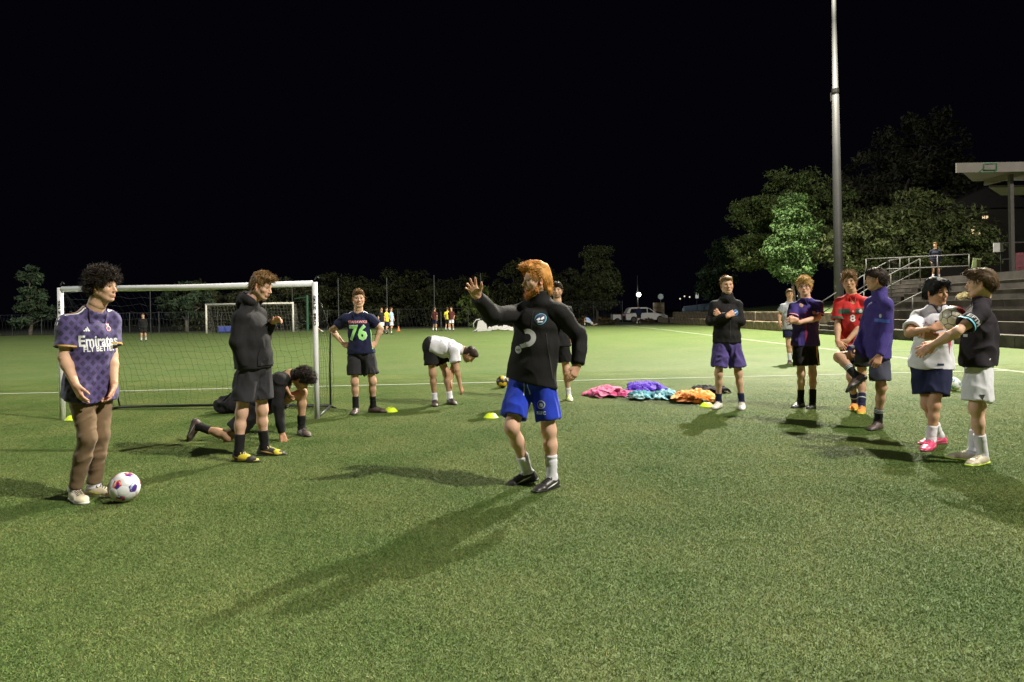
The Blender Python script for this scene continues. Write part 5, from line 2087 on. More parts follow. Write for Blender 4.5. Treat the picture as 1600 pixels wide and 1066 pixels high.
for sx in (-1, 1):
    lay('drawstring', *rect2d(-.003, -.05, .003, .05), lo, c['pv'] + c['Rt'] * .014 * sx - V3(0, 0, .10), n, (0, 0, 1), PRINT_GREY)

# --- player half hidden behind the coach
c = person('behind', 'man in dark training clothes half hidden behind the ginger man', dict(
    skin='fair', hair=(.035, .022, .015), vox=.009, stubble=.5, leg_hair=.3,
    h=dict(top=.026, side=.012, back=.010, fringe=.03, low=-.05, line=.070, amp=.010, freq=38, tufts=500, len=.035, mess=.5, lift=.6),
    top=dict(kind='tee', mat=BLACK_KNIT, hem=.84, loose=.02, sleeve=.9, fold=.009),
    bottom=dict(kind='shorts', mat=BLACK, len=.66, flare=.02, fold=.009),
    shoe=dict(mat=two_tone_boot('black_lime_boot', (.03, .03, .03), (.55, .62, .2)), sole=SOLE_PALE), sock=dict(mat=WHITE, h=.11)))
# --- black jacket, arms crossed
c = person('arms', 'man with folded arms in a black jacket and purple shorts beside the bib piles', dict(
    skin='fair', hair=(.22, .13, .055), vox=.0085, girth=.96, leg_hair=.2,
    h=dict(top=.028, side=.003, back=.006, fringe=.016, low=-.04, line=.082, amp=.005, freq=36, tufts=700, len=.045, mess=.18, lift=.25, comb=(.5, -.5, .1)),
    top=dict(kind='long', name='jacket', mat=cloth('black_jacket', (.011, .0095, .0102)), hem=.905, loose=.024, fold=.009, stand=.05, cuff=.5, flare=.0),
    bottom=dict(kind='shorts', mat=PURPLE, len=.78, flare=.016, fold=.016, ff=13, loose=.022),
    shoe=dict(mat=SH_WHITE, sole=SOLE_PALE, lace=LACE_PALE), sock=dict(mat=NAVY, h=.12),
    handR=dict(curl=.9, n=(.1, .9, -.3), thumb=.3), handL=dict(curl=.8, n=(0, .9, .1), thumb=.3)))
CTX['arms'] = c
n = c['fwd']
E_ = on_chest(c, .80, -.085)
lay('emblem', *disc2d(.040, 22), c, E_, n, (0, 0, 1), PRINT_CYAN, lift=.002)
lay('emblem', *disc2d(.035, 22), c, E_, n, (0, 0, 1), PRINT_BLUE, lift=.004)
lay('emblem', *merge2d(([(-.026, -.004), (-.008, .010), (.006, -.004), (-.012, -.014)], [(0, 1, 2, 3)]), ([(.0, .004), (.020, .018), (.024, .000)], [(0, 1, 2)])), c, E_, n, (0, 0, 1), PRINT_WHITE, lift=.0055)
lay('emblem', *rect2d(-.022, -.006, .022, .006), c, on_chest(c, .80, .085), n, (0, 0, 1), PRINT_GREY)
lay('zip', *rect2d(-.004, -.40, .004, .10), c, on_chest(c, .75, 0), n, (0, 0, 1), PRINT_DARK, lift=.003)
# --- grey tee, walking
c = person('grey', 'man in a grey tee walking along the touchline in front of the stone wall', dict(
    skin='tan', hair=(.15, .085, .04), vox=.011,
    h=dict(top=.022, side=.008, back=.010, fringe=.02, low=-.05, line=.074, amp=.008, freq=40, tufts=300, len=.03, mess=.4),
    top=dict(kind='tee', mat=GREY, hem=.84, loose=.024, sleeve=.7, fold=.010),
    bottom=dict(kind='shorts', mat=NAVY, len=.55, flare=.02, fold=.009), air={'L': 1},
    shoe=dict(mat=SH_BROWN, sole=SOLE_PALE), sock=dict(mat=WHITE, h=.16)))
# --- blond with glasses
c = person('blonde', 'blond man in glasses and a purple and red jersey with folded arms', dict(
    skin='pink', hair=(.50, .32, .13), vox=.0083, girth=.92, leg_hair=.12,
    h=dict(top=.032, side=.018, back=.018, fringe=.034, low=-.055, line=.072, amp=.013, freq=34, stretch=(1, 1, 1), tufts=1300, len=.040, curl=.004, turns=7, mess=.6, lift=.8, comb=(0, .4, 0)),
    top=dict(kind='tee', mat=INDIGO, hem=.85, loose=.015, flare=.02, sleeve=.80, fold=.010, vneck=.0, collar=INDIGO, cuffband=PRINT_PINK, cuff_w=.012),
    bottom=dict(kind='shorts', mat=BLACK, len=.74, flare=.016, fold=.010, loose=.016),
    shoe=dict(mat=SH_BLACK, sole=SOLE_DARK, flash=PRINT_GREY), sock=dict(mat=BLACK, h=.16),
    handR=dict(curl=.7, n=(.3, .8, 0)), handL=dict(curl=.6, n=(0, .9, .2), thumb=.3)))
CTX['blonde'] = c
n = c['fwd']
lay('stripe', *rect2d(-.034, -.36, -.008, .10), c, on_chest(c, .72, .0), n, (0, 0, 1), cloth('wine_cloth', (.22, .02, .06)), lift=.002)
lay('stripe', *rect2d(.016, -.36, .022, .06), c, on_chest(c, .72, .0), n, (0, 0, 1), cloth('wine_cloth', (.22, .02, .06)), lift=.002)
lay('emblem', [(-.020, .022), (.020, .022), (.022, -.004), (0, -.026), (-.022, -.004)], [(0, 1, 2, 3, 4)], c, on_chest(c, .80, -.085), n, (0, 0, 1), PRINT_PINK)
lay('lettering', *text2d('Spotify', .05, .02, 1, .16), c, on_chest(c, .62, 0), n, (0, 0, 1), PRINT_GOLD)
lo = c['low']
lay('stripe', *rect2d(-.008, -.16, .008, .12), lo, c['J']['hL'] * .6 + c['J']['kL'] * .4, nrm(n - c['Rt'] * .8), (0, 0, 1), PRINT_GOLD)
F, U, R = c['fr']
hc = c['J']['hd']
g = MB()
for sx in (-1, 1):
    ce = hc + R * sx * .032 + F * .106 + U * .0
    g.tube([ce + (R * math.cos(t) * .023 + U * math.sin(t) * .017) for t in [2 * math.pi * i / 16 for i in range(16)]], .0022, 5, closed=True)
    g.bar(hc + R * sx * .056 + F * .102 + U * .004, hc + R * sx * .080 - F * .0 + U * .006, .002, n=5)
g.bar(hc + R * .010 + F * .108 + U * .004, hc - R * .010 + F * .108 + U * .004, .002, n=5)
g.build('glasses', plain('black_frame', (.012, .012, .012), .3), c['root'], smooth=True)
# --- red jersey
c = person('red', 'man in a red jersey numbered 8 with dark green cuffs, hands joined in front', dict(
    skin='tan', hair=(.15, .080, .032), vox=.0082, girth=.95, leg_hair=.25,
    h=dict(top=.026, side=.012, back=.028, fringe=.024, low=-.10, line=.078, nape=True, amp=.010, freq=34, tufts=1100, len=.050, mess=.35, lift=.45, curl=.002, turns=4, comb=(0, -.3, .2)),
    top=dict(kind='tee', mat=RED, hem=.82, loose=.017, flare=.012, sleeve=.74, fold=.010, vneck=.0, collar=RED, cuffband=PRINT_GREEN, cuff_w=.028),
    bottom=dict(kind='shorts', mat=BLACK, len=.62, flare=.02, fold=.009),
    shoe=dict(mat=SH_ORANGE, sole=SOLE_LIME, lace=plain('orange_lace', (.8, .4, .15), .8)), sock=dict(mat=NAVY, h=.17, bands=[(.10, .012)], band_mat=PRINT_GREY),
    handR=dict(curl=.4, n=(.3, .9, 0)), handL=dict(curl=.5, n=(0, .9, 0))))
CTX['red'] = c
n = c['fwd']
lay('chest_band', *rect2d(-.17, -.030, -.035, .034), c, on_chest(c, .80, 0), n, (0, 0, 1), PRINT_GREEN)
lay('chest_band', *rect2d(.035, -.030, .17, .034), c, on_chest(c, .80, 0), n, (0, 0, 1), PRINT_GREEN)
lay('emblem', *disc2d(.022, 16), c, on_chest(c, .80, -.088), n, (0, 0, 1), PRINT_GREY, lift=.004)
lay('emblem', *merge2d(([(-.016, -.012), (.016, -.012), (.002, .016), (-.004, .016)], [(0, 1, 2, 3)])), c, on_chest(c, .80, 0), n, (0, 0, 1), PRINT_PINK)
lay('number', *text2d('8', .125, .02, 1, .062), c, on_chest(c, .62, .01), n, (0, 0, 1), PRINT_WHITE)
# --- indigo track top, one knee raised
c = person('purple', 'man in an indigo track top standing on one leg, knee raised', dict(
    skin='tan', hair=(.028, .017, .012), vox=.0078, girth=.95, leg_hair=.3, air={'R': 1},
    h=dict(top=.020, side=.007, back=.014, fringe=.020, low=-.06, line=.070, amp=.010, freq=38, tufts=1000, len=.035, mess=.5, lift=.6),
    top=dict(kind='long', name='track_top', mat=INDIGO, hem=.80, loose=.017, flare=.018, belly=.022, fold=.012, stand=.05, cuff=.6, ff=9),
    bottom=dict(kind='shorts', mat=cloth('slate_cloth', (.055, .055, .085)), len=(.70, .80), flare=.022, fold=.010),
    shoe=dict(mat=SH_BROWN, sole=SOLE_DARK, lace=LACE_DARK), sock=dict(mat=BLACK, h=.15, bands=[(.105, .008), (.122, .008), (.138, .008)], band_mat=PRINT_GREY),
    handR=dict(curl=.7), handL=dict(curl=.6)))
CTX['purple'] = c
n = c['fwd']
sd = nrm(n - c['Rs'] * .9)
lay('chest_band', *rect2d(-.02, -.018, .16, .018), c, on_chest(c, .66, -.04), sd, nrm(V3(0, 0, 1) - c['Rs'] * .12), PRINT_BLUE)
lay('emblem', *disc2d(.014, 16, 0, 0, .022), c, on_chest(c, .76, -.10), sd, (0, 0, 1), PRINT_GREY)
# --- white football shirt
c = person('asian', 'black-haired man with folded arms in a white jersey and pink boots', dict(
    skin='tan', hair=(.010, .009, .009), vox=.0074, girth=.93, hs=1.05, brow=.9,
    h=dict(top=.032, side=.014, back=.016, fringe=.018, low=-.045, line=.076, curtain=True, amp=.007, freq=34, tufts=1500, len=.055, mess=.12, lift=.08, comb=(0, .9, -.25), cover_ears=True),
    top=dict(kind='tee', mat=WHITE, hem=.765, loose=.020, flare=.022, belly=.016, sleeve=.72, fold=.011, vneck=.03, collar=cloth('navy_rib', (.02, .025, .09))),
    bottom=dict(kind='shorts', mat=NAVY, len=.74, flare=.026, fold=.009, loose=.022),
    shoe=dict(mat=SH_PINK, sole=plain('dark_pink_sole', (.25, .03, .06), .5), lace=SH_PINK, flash=PRINT_PINK), sock=dict(mat=WHITE, h=.13),
    handR=dict(curl=.5, n=(.1, .9, -.2), thumb=.3), handL=dict(curl=.6, n=(0, .9, 0), thumb=.3)))
CTX['asian'] = c
n = c['fwd']
lay('emblem', *merge2d(rect2d(-.026, .010, -.010, .030), rect2d(-.008, .010, .008, .030), rect2d(.010, .010, .026, .030), rect2d(-.026, -.012, -.010, .007), rect2d(-.008, -.012, .008, .007), rect2d(.010, -.012, .026, .007), ([(-.024, -.015), (.024, -.015), (0, -.042)], [(0, 1, 2)])), c, on_chest(c, .84, -.045), n, (0, 0, 1), PRINT_NAVY)
lay('emblem', [(-.030, .000), (-.020, -.010), (-.008, -.007), (.032, .010), (-.008, .000), (-.020, -.004)], [(0, 1, 2, 3, 4, 5)], c, on_chest(c, .86, .075), n, (0, 0, 1), PRINT_NAVY)
lay('number', *text2d('10', .085, .03, 1, .070), c, on_chest(c, .60, 0), n, (0, 0, 1), PRINT_RED)
lay('patch', *rect2d(-.026, -.010, .026, .010), c, on_chest(c, .03, -.10) * V3(1, 1, 0) + V3(0, 0, .81), n, (0, 0, 1), PRINT_NAVY)
lay('side_panel', [(-.014, .09), (.014, .09), (.0, -.05)], [(0, 1, 2)], c, on_chest(c, .22, -.125), nrm(n - c['Rs'] * .6), (0, 0, 1), PRINT_RED)
# --- dark jersey at the right edge
c = person('right', 'man in dark plum jersey and white shorts cradling a red ball', dict(
    skin='pink', hair=(.075, .042, .020), vox=.0070, girth=.93, leg_hair=.08,
    h=dict(top=.020, side=.010, back=.018, fringe=.022, low=-.065, line=.072, amp=.007, freq=36, tufts=1500, len=.045, mess=.25, lift=.15, comb=(0, .6, -.1)),
    top=dict(kind='tee', mat=PLUM, hem=.85, loose=.019, flare=.012, belly=.025, sleeve=.66, fold=.013, cuffband=PRINT_CYAN, cuff_w=.016),
    bottom=dict(kind='shorts', mat=WHITE, len=.86, flare=.024, fold=.010, loose=.018),
    shoe=dict(mat=SH_CREAM, sole=SOLE_LIME, lace=LACE_PALE), sock=dict(mat=WHITE, h=.18),
    handR=dict(curl=.6, n=(0, .7, -.7)), handL=dict(curl=.55, n=(.3, .7, -.5))))
CTX['right'] = c
J = c['J']
mid = J['sL'] + (J['eL'] - J['sL']) * .45
lay('lettering', *text2d('EFTM', .05, .03, 1, .12), c, mid, nrm(V3(0, -1, .25)), nrm(J['sL'] - J['eL']), PRINT_GREY)
lay('emblem', [(-.022, .022), (.022, .022), (0, -.024)], [(0, 1, 2)], c['low'], J['hL'] * .25 + J['kL'] * .75 , nrm(V3(-.25, -1, 0)), (0, 0, 1), PRINT_DARK)
lay('emblem', *rect2d(-.02, -.012, .02, .012), c, on_chest(c, .48, -.07), nrm(c['fwd'] - c['Rs'] * .6), (0, 0, 1), PRINT_GREY)


# ------------------------------------------------------------------ the near goal
GOAL_WHITE = plain('white_sleeve', (.74, .72, .76), .6, vary=.06, vscale=8, bscale=14, bstr=.2)
POLE_BLACK = plain('black_pole', (.015, .015, .017), .4)
CORD = plain('black_cord', (.030, .033, .032), .8)
gl, gr = V3(-6.26, 9.47, 0), V3(-2.63, 9.12, 0)
bl, br = V3(-6.05, 10.5, 0), V3(-2.74, 10.22, 0)
HG = 1.83
goal = thing('football_goal', 'small portable goal with white padded posts and a black net', 'goal', gl)
o0 = gl.copy()
for p in (gl, gr):
    m = MB()
    m.tube([p - o0, p - o0 + V3(0, 0, .9), p - o0 + V3(0, 0, HG)], .037, 12)
    po = m.build('post', GOAL_WHITE, goal, smooth=True)
    m = MB()
    q = p - o0 + V3(0, 0, HG + .03)
    m.tube([q, q + V3(.03, 0, .05), q + V3(.06, 0, .02)], .008, 6)
    m.build('hook', POLE_BLACK, po, smooth=True)
m = MB()
m.tube([gl - o0 + V3(.03, 0, HG - .02), (gl + gr) / 2 - o0 + V3(0, .0, HG - .035), gr - o0 + V3(-.03, 0, HG - .02)], .040, 12)
m.build('crossbar', GOAL_WHITE, goal, smooth=True)
for p in (gl, gr):
    V, F = text2d('SKLZ  PRO', .085, .03, 1.0)
    me = MB()
    me.add([(p[0] - o0[0] + y * .55 + .004, p[1] - o0[1] - .0395, HG - .38 - x) for x, y in V], F)
    me.build('lettering', PRINT_DARK, goal)
m = MB()
m.tube([gl - o0 + V3(.02, .05, .02), bl - o0 + V3(0, 0, .03), (bl + br) / 2 - o0 + V3(0, .0, .05), br - o0 + V3(0, 0, .03), gr - o0 + V3(0, .05, .02)], .020, 8)
m.build('base_bar', POLE_BLACK, goal, smooth=True)
m = MB()
m.tube([bl - o0 + V3(0, 0, .02), bl - o0 + V3(-.06, -.02, .35), bl - o0 + V3(-.14, -.1, .8), gl - o0 + V3(.02, .18, 1.5)], .013, 7)
m.build('strut', POLE_BLACK, goal, smooth=True)
m = MB()
m.tube([br - o0 + V3(0, 0, .02), br - o0 + V3(.0, 0, .6), br - o0 + V3(.03, -.05, 1.13), gr - o0 + V3(.02, .2, 1.55)], [.016, .014, .012, .008], 7)
m.build('strut', POLE_BLACK, goal, smooth=True)
for p, s in ((bl, -1), (br, 1)):
    m = MB()
    m.tube([p - o0 + V3(0, 0, .02), p - o0 + V3(.10 * s, -.10, .012)], .012, 6)
    m.build('foot', POLE_BLACK, goal)


def net_sheet(m, P, r, jit=.012, seed=0):
    """P: rows x cols x 3 points; cords along both directions"""
    rr = np.random.RandomState(seed)
    Q = P + rr.randn(*P.shape) * jit
    for i in range(P.shape[0]):
        m.tube(list(Q[i]), r, 3, cap=False)
    for j in range(P.shape[1]):
        m.tube(list(Q[:, j]), r, 3, cap=False)


m = MB()
nu, nv = 34, 19
Pn = np.zeros((nv, nu, 3))
for i in range(nv):
    v = i / (nv - 1)
    for j in range(nu):
        u = j / (nu - 1)
        tp = gl + (gr - gl) * u + V3(0, .05, HG - .05)
        bt = bl + (br - bl) * u + V3(0, 0, .05)
        q = tp + (bt - tp) * v
        sag = math.sin(math.pi * v) * (.10 + .20 * math.sin(math.pi * u))
        Pn[i, j] = q + V3(0, .38 * math.sin(math.pi * v * .9) - .0, -.20 * sag) - o0
net_sheet(m, Pn, .0013, .012, 1)
nt_ = m.build('net', CORD, goal)
nt_['kind'] = 'stuff'
for a, b, s in ((gl, bl, 2), (gr, br, 3)):
    m = MB()
    Pn = np.zeros((15, 9, 3))
    for i in range(15):
        v = i / 14
        for j in range(9):
            u = j / 8
            f = a + V3(0, .04, HG * (1 - v))
            bk = a + (b - a) * v + V3(0, .05 + .38 * math.sin(math.pi * v * .9), (HG - .05) * (1 - v) + .03)
            Pn[i, j] = f + (bk - f) * u - o0
    net_sheet(m, Pn, .0013, .006, s)
    x = m.build('net', CORD, goal)
    x['kind'] = 'stuff'

# ------------------------------------------------------------------ the full-size goal at the far end
fg = thing('football_goal', 'full size white goal frame at the far end of the pitch', 'goal', (-25.8, 57.6, 0))
FW = plain('white_paint', (.66, .62, .56), .5, vary=.08)
for x in (0, 7.32):
    m = MB()
    m.bar((x, 0, 0), (x, 0, 2.44), .075, n=10)
    m.build('post', FW, fg, smooth=True)
    m = MB()
    m.tube([(x, 0, 2.40), (x, .9, 2.3), (x, 2.0, 0)], .035, 6)
    m.build('stay', FPOST, fg, smooth=True)
m = MB()
m.bar((-.07, 0, 2.44), (7.39, 0, 2.44), .075, n=10)
m.build('crossbar', FW, fg, smooth=True)
m = MB()
P1 = np.array([[(7.32 * j / 26, .9 + 1.1 * i / 8, 2.3 * (1 - i / 8)) for j in range(27)] for i in range(9)], float)
net_sheet(m, P1, .008, .02, 5)
P1 = np.array([[(7.32 * j / 26, .9 * i / 3, 2.40 - .1 * i / 3) for j in range(27)] for i in range(4)], float)
net_sheet(m, P1, .008, .02, 6)
for x in (0, 7.32):
    P1 = np.array([[(x, (.9 + 1.1 * i / 8) * j / 6, 2.36 * (1 - i / 8)) for j in range(7)] for i in range(9)], float)
    net_sheet(m, P1, .008, .01, 7)
n_ = m.build('net', plain('pale_cord', (.20, .19, .17), .8), fg)
n_['kind'] = 'stuff'
# blue bag pile in it, green post beside it
m = MB()
m.box((0, 0, .3), (2.3, .5, .55))
for i in range(4):
    m.box((-.85 + i * .57, -.26, .3), (.5, .05, .42))
o = m.build('barrier', plain('blue_plastic', (.05, .07, .28), .5), None, bevel=.04)
o.location = (-24.0, 58.6, 0)
tag(o, 'low blue plastic barrier standing inside the far goal', 'barrier')
gp = thing('ball_post', 'green post with a short arm standing right of the far goal', 'post', (-17.5, 58.4, 0))
GREENP = plain('green_paint', (.015, .07, .032), .5)
m = MB()
m.bar((0, 0, 0), (0, 0, 3.1), .11, n=8)
m.build('post', GREENP, gp)
m = MB()
m.bar((0, 0, 2.95), (-1.1, 0, 2.8), .045, n=6)
m.build('arm', GREENP, gp)


# ------------------------------------------------------------------ balls
def bands_mat(name, stops, scale, dist=1.2):
    """printed swirls on a ball panel"""
    m, nt, b = new_mat(name)
    b.inputs['Roughness'].default_value = .35
    tc = N(nt, 'ShaderNodeTexCoord')
    no = N(nt, 'ShaderNodeTexNoise')
    no.inputs['Scale'].default_value = scale
    no.inputs['Detail'].default_value = 1
    no.inputs['Distortion'].default_value = dist
    nt.links.new(tc.outputs['Object'], no.inputs['Vector'])
    r = ramp(nt, stops)
    r.color_ramp.interpolation = 'CONSTANT'
    nt.links.new(no.outputs[0], r.inputs[0])
    nt.links.new(r.outputs[0], b.inputs['Base Color'])
    return m


def ico_panels():
    """vertices, faces of a truncated icosahedron on the unit sphere"""
    bm = bmesh.new()
    bmesh.ops.create_icosphere(bm, subdivisions=1, radius=1)
    V = [np.array(v.co) for v in bm.verts]
    fc = []
    for v in bm.verts:
        nb = [np.array(e.other_vert(v).co) for e in v.link_edges]
        p = np.array(v.co)
        u = nrm(nb[0] - p * p.dot(nb[0]))
        w = np.cross(p, u)
        nb.sort(key=lambda q: math.atan2(q @ w, q @ u))
        fc.append(('p', [nrm(p * 2 / 3 + q / 3) for q in nb]))
    for f in bm.faces:
        a, b, c = [np.array(v.co) for v in f.verts]
        fc.append(('h', [nrm(x * 2 / 3 + y / 3) for x, y in ((a, b), (b, a), (b, c), (c, b), (c, a), (a, c))]))
    bm.free()
    return fc


def ball(label, c, r, mat, seams=False, panels=None, rot=(0, 0, 0), seam_mat=None, gap=.965):
    t = thing('football', label, 'ball', c)
    t.rotation_euler = rot
    fc = ico_panels()
    seam_mat = seam_mat or plain('ball_seam', (.25, .25, .26), .5)
    bm = bmesh.new()
    bmesh.ops.create_icosphere(bm, subdivisions=4, radius=r * .985)
    me = bpy.data.meshes.new('bladder')
    bm.to_mesh(me)
    bm.free()
    me.polygons.foreach_set('use_smooth', np.ones(len(me.polygons), dtype=bool))
    link('bladder', me, seam_mat, t)
    for i, (k, P) in enumerate(fc):
        cc = nrm(sum(P))
        V, F = [], []
        n = len(P)
        R = 4
        V.append(cc)
        for q in range(1, R + 1):
            for j in range(n):
                a, b = P[j], P[(j + 1) % n]
                for s_ in range(q):
                    V.append(nrm(cc + ((a + (b - a) * s_ / q) - cc) * (q / R) * gap))
        idx = lambda q, m_: 0 if q == 0 else 1 + n * q * (q - 1) // 2 + m_ % (n * q)
        for q in range(1, R + 1):
            for j in range(n):
                for s_ in range(q):
                    o_ = j * q + s_
                    i_ = j * (q - 1) + s_
                    F.append((idx(q, o_), idx(q, o_ + 1), idx(q - 1, i_)))
                    if s_ < q - 1:
                        F.append((idx(q - 1, i_), idx(q, o_ + 1), idx(q - 1, i_ + 1)))
        VV = []
        for q, p in enumerate(V):
            edge = q >= 1 + n * R * (R - 1) // 2
            VV.append(p * (r * (.986 if edge else 1.0)))
        me = mesh_np('panel', np.array(VV), np.array(F))
        mt = panels(k, i, cc) if panels else mat
        link('panel', me, mt, t)
    return t


def ground_at(x, y, z=0):
    return (x, y, z)


BALLW = plain('ball_white', (.66, .65, .68), .35, vary=.03)
SWIRL = bands_mat('swirl_panel', [(0, (.66, .65, .68)), (.30, (.75, .30, .16)), (.38, (.50, .03, .05)), (.47, (.13, .02, .20)), (.52, (.02, .03, .26)), (.58, (.07, .02, .16)), (.64, (.30, .42, .62)), (.67, (.66, .65, .68))], 16)
TEALP = bands_mat('teal_panel', [(0, (.60, .60, .60)), (.40, (.05, .26, .28)), (.52, (.02, .03, .05)), (.58, (.10, .36, .36)), (.66, (.6, .6, .6))], 12)
BLACKP = plain('black_panel', (.02, .018, .015), .4)
YELP = plain('yellow_panel', (.56, .36, .02), .4)
ball('white ball with purple and red swirls at the feet of the curly-haired man', (-2.96, 5.17, .112), .111, None, rot=(.35, .25, .8), seam_mat=plain('white_seam', (.50, .50, .53), .5), panels=lambda k, i, c: SWIRL if k == 'p' else BALLW)
ball('white and teal ball on the turf behind the man in the white jersey', (7.02, 10.9, .112), .111, None, rot=(.2, .5, .1), seam_mat=plain('white_seam', (.50, .50, .53), .5), panels=lambda k, i, c: TEALP if k == 'p' else BALLW)
ball('yellow and black ball behind the ginger man', (-.20, 12.45, .112), .111, None, rot=(.6, .2, .9), panels=lambda k, i, c: BLACKP if k == 'p' or i % 4 == 0 else YELP, seam_mat=PRINT_DARK)
J = CTX['right']['J']
pz = PEOPLE_POSES['right']['base']
BR, BWH = plain('red_panel', (.55, .035, .03), .3), plain('ivory_panel', (.62, .56, .46), .35)
BALLC = (3.930, 6.080, 1.264)
ball('red and ivory ball with black seams cradled on the forearms of the man in plum', BALLC, .110, None, rot=(.3, .2, .4), seam_mat=PRINT_DARK, gap=.915,
     panels=lambda k, i, c: BR if c[0] * .9 - c[1] * .1 + c[2] * .55 > .02 else BWH)


# ------------------------------------------------------------------ cones
def disc_cone(label, x, y, col='lime_cone', c=(.62, .80, .03), group='flat yellow marker cones', s=1.0):
    m = MB()
    prof = [(.100, .0), (.100, .006), (.094, .010), (.060, .050), (.034, .060), (.026, .058), (.030, .052), (.056, .044), (.088, .005)]
    n = 20
    V, F = [], []
    for r, z in prof:
        for i in range(n):
            a = 2 * math.pi * i / n
            V.append((r * s * math.cos(a), r * s * math.sin(a), z * s))
    for j in range(len(prof)):
        k = (j + 1) % len(prof)
        for i in range(n):
            F.append((j * n + i, j * n + (i + 1) % n, k * n + (i + 1) % n, k * n + i))
    m.add(V, F)
    o = m.build('marker_cone', plain(col, c, .45, vary=.06), None, smooth=True)
    o.location = (x, y, .004)
    return tag(o, label, 'cone', group)


disc_cone('flat yellow marker cone beside the man with hands on hips', -1.74, 9.66)
disc_cone('flat yellow marker cone left of the ginger man', -.30, 8.95)
disc_cone('flat yellow marker cone at the foot of the man in the black jacket', 2.72, 9.62)
disc_cone('flat yellow marker cone behind the curly-haired man by the goal post', -6.08, 9.40)
disc_cone('flat yellow marker cone behind the man in white by the teal ball', 6.78, 10.75)
m = MB()
m.bar((0, 0, .02), (0, 0, .38), .13, .03, 12)
m.box((0, 0, .012), (.34, .34, .024))
o = m.build('traffic_cone', plain('orange_plastic', (.65, .16, .04), .5))
o.location = (-9.0, 54.0, .003)
tag(o, 'small orange cone on the far part of the pitch', 'cone')


# ------------------------------------------------------------------ bibs and bags
def crumpled(w, h, height, seed, n=36):
    r = np.random.RandomState(seed)
    u, v = np.meshgrid(np.linspace(-1, 1, n), np.linspace(-1, 1, n), indexing='ij')
    P = np.stack([u.ravel(), v.ravel(), np.full(n * n, seed * 1.7)], 1)
    wv = np.stack([vnoise(P * 1.6 + 3 + seed), vnoise(P * 1.6 + 11 + seed)], 1) - .5
    q = P.copy()
    q[:, :2] += wv * .9
    ridge = 1 - np.abs(2 * vnoise(q * 2.6 + seed) - 1)
    ridge2 = 1 - np.abs(2 * vnoise(q * 6.5 + 7 + seed) - 1)
    rad = np.sqrt(u.ravel() ** 2 + v.ravel() ** 2)
    dome = np.clip(1 - (rad / 1.25) ** 2, 0, 1)
    z = height * (dome * .55 + (ridge ** 2) * .46 * (.35 + dome) + ridge2 ** 2 * .24 * (.4 + dome)) * np.clip((1.42 - rad) * 2.2, .05, 1)
    rim = 1 + .30 * (vnoise(P * 2.3 + 21) - .5)
    x = (u.ravel() + wv[:, 0] * .75) * w / 2 * rim
    y = (v.ravel() + wv[:, 1] * .75) * h / 2 * rim
    V = np.stack([x, y, np.maximum(z, .003)], 1)
    idx = np.arange(n * n).reshape(n, n)
    F = np.stack([idx[:-1, :-1], idx[1:, :-1], idx[1:, 1:], idx[:-1, 1:]], -1).reshape(-1, 4)
    return mesh_np('bib', V, F)


def bib_pile(label, x, y, w, d, h, mats, seed, n=12):
    t = thing('bib_pile', label, 'bibs', (x, y, 0), 0, 'heaps of training bibs')
    r = random.Random(seed)
    for i in range(n):
        k = i / n
        o = link('bib', crumpled(.34, .30, .05 + .04 * r.random(), seed + i * 3), mats[i % len(mats)], t)
        a = r.random() * 6.28
        q = (1 - k) ** .6
        o.location = (math.cos(a) * w * .36 * q, math.sin(a) * d * .34 * q, .006 + h * k * .70)
        o.rotation_euler = (r.uniform(-.12, .12), r.uniform(-.12, .12), r.random() * 6.28)
    return t


PK = [cloth('pink_bib', (.60, .07, .22)), cloth('pale_pink_bib', (.58, .15, .28))]
PU = [cloth('violet_bib', (.11, .04, .50)), cloth('deep_violet_bib', (.085, .03, .42))]
TE = [cloth('teal_bib', (.05, .22, .28)), cloth('pale_teal_bib', (.22, .45, .52)), cloth('dark_teal_bib', (.03, .13, .18))]
OR = [cloth('orange_bib', (.75, .22, .03)), cloth('pale_orange_bib', (.80, .38, .12))]
bib_pile('crumpled heap of pink bibs on the turf', 1.56, 11.02, .72, .5, .13, PK, 10)
bib_pile('crumpled heap of violet bibs between the pink and teal ones', 2.19, 11.35, .66, .5, .17, PU, 44)
bib_pile('spread heap of teal bibs in front of the violet ones', 2.24, 10.62, .95, .45, .06, TE, 77, 9)
bib_pile('crumpled heap of orange bibs beside the man in the black jacket', 2.72, 10.18, .74, .5, .13, OR, 105)
bib_pile('dark heap of black bibs behind the legs of the man in the black jacket', 3.18, 11.2, .55, .4, .07, [BLACK, PLUM], 140, 5)


def sports_bag():
    t = thing('sports_bag', 'black sports bag lying on the turf inside the goal behind the hooded man', 'bag', (-3.95, 9.85, 0), .25)
    D = Field(V3(-.4, -.25, -.02), V3(.4, .25, .4), .012)
    D.seg(V3(-.22, 0, .12), V3(.20, 0, .15), (.14, .12), (.13, .13), .04, R=V3(0, 1, 0))
    D.seg(V3(-.10, 0, .16), V3(.24, 0, .18), .09, .10, .06)
    D.cut(V3(0, 0, .004), V3(0, 0, -1))
    V, Q = D.mesh(1)
    V = folds(V, Q, .018, 9, (1, 1, 1), 9)
    V[:, 2] = np.maximum(V[:, 2], .003)
    link('bag_body', mesh_np('bag_body', V, Q), BLACK_KNIT, t)
    m = MB()
    m.tube([(-.25, -.10, .14), (-.1, -.16, .30), (.1, -.15, .33), (.24, -.08, .22)], .012, 6)
    m.build('strap', BLACK, t, smooth=True)
    m = MB()
    m.tube([(-.28, .02, .23), (0, .02, .275), (.26, .02, .285)], .006, 5)
    m.build('zip', FPOST, t, smooth=True)


sports_bag()


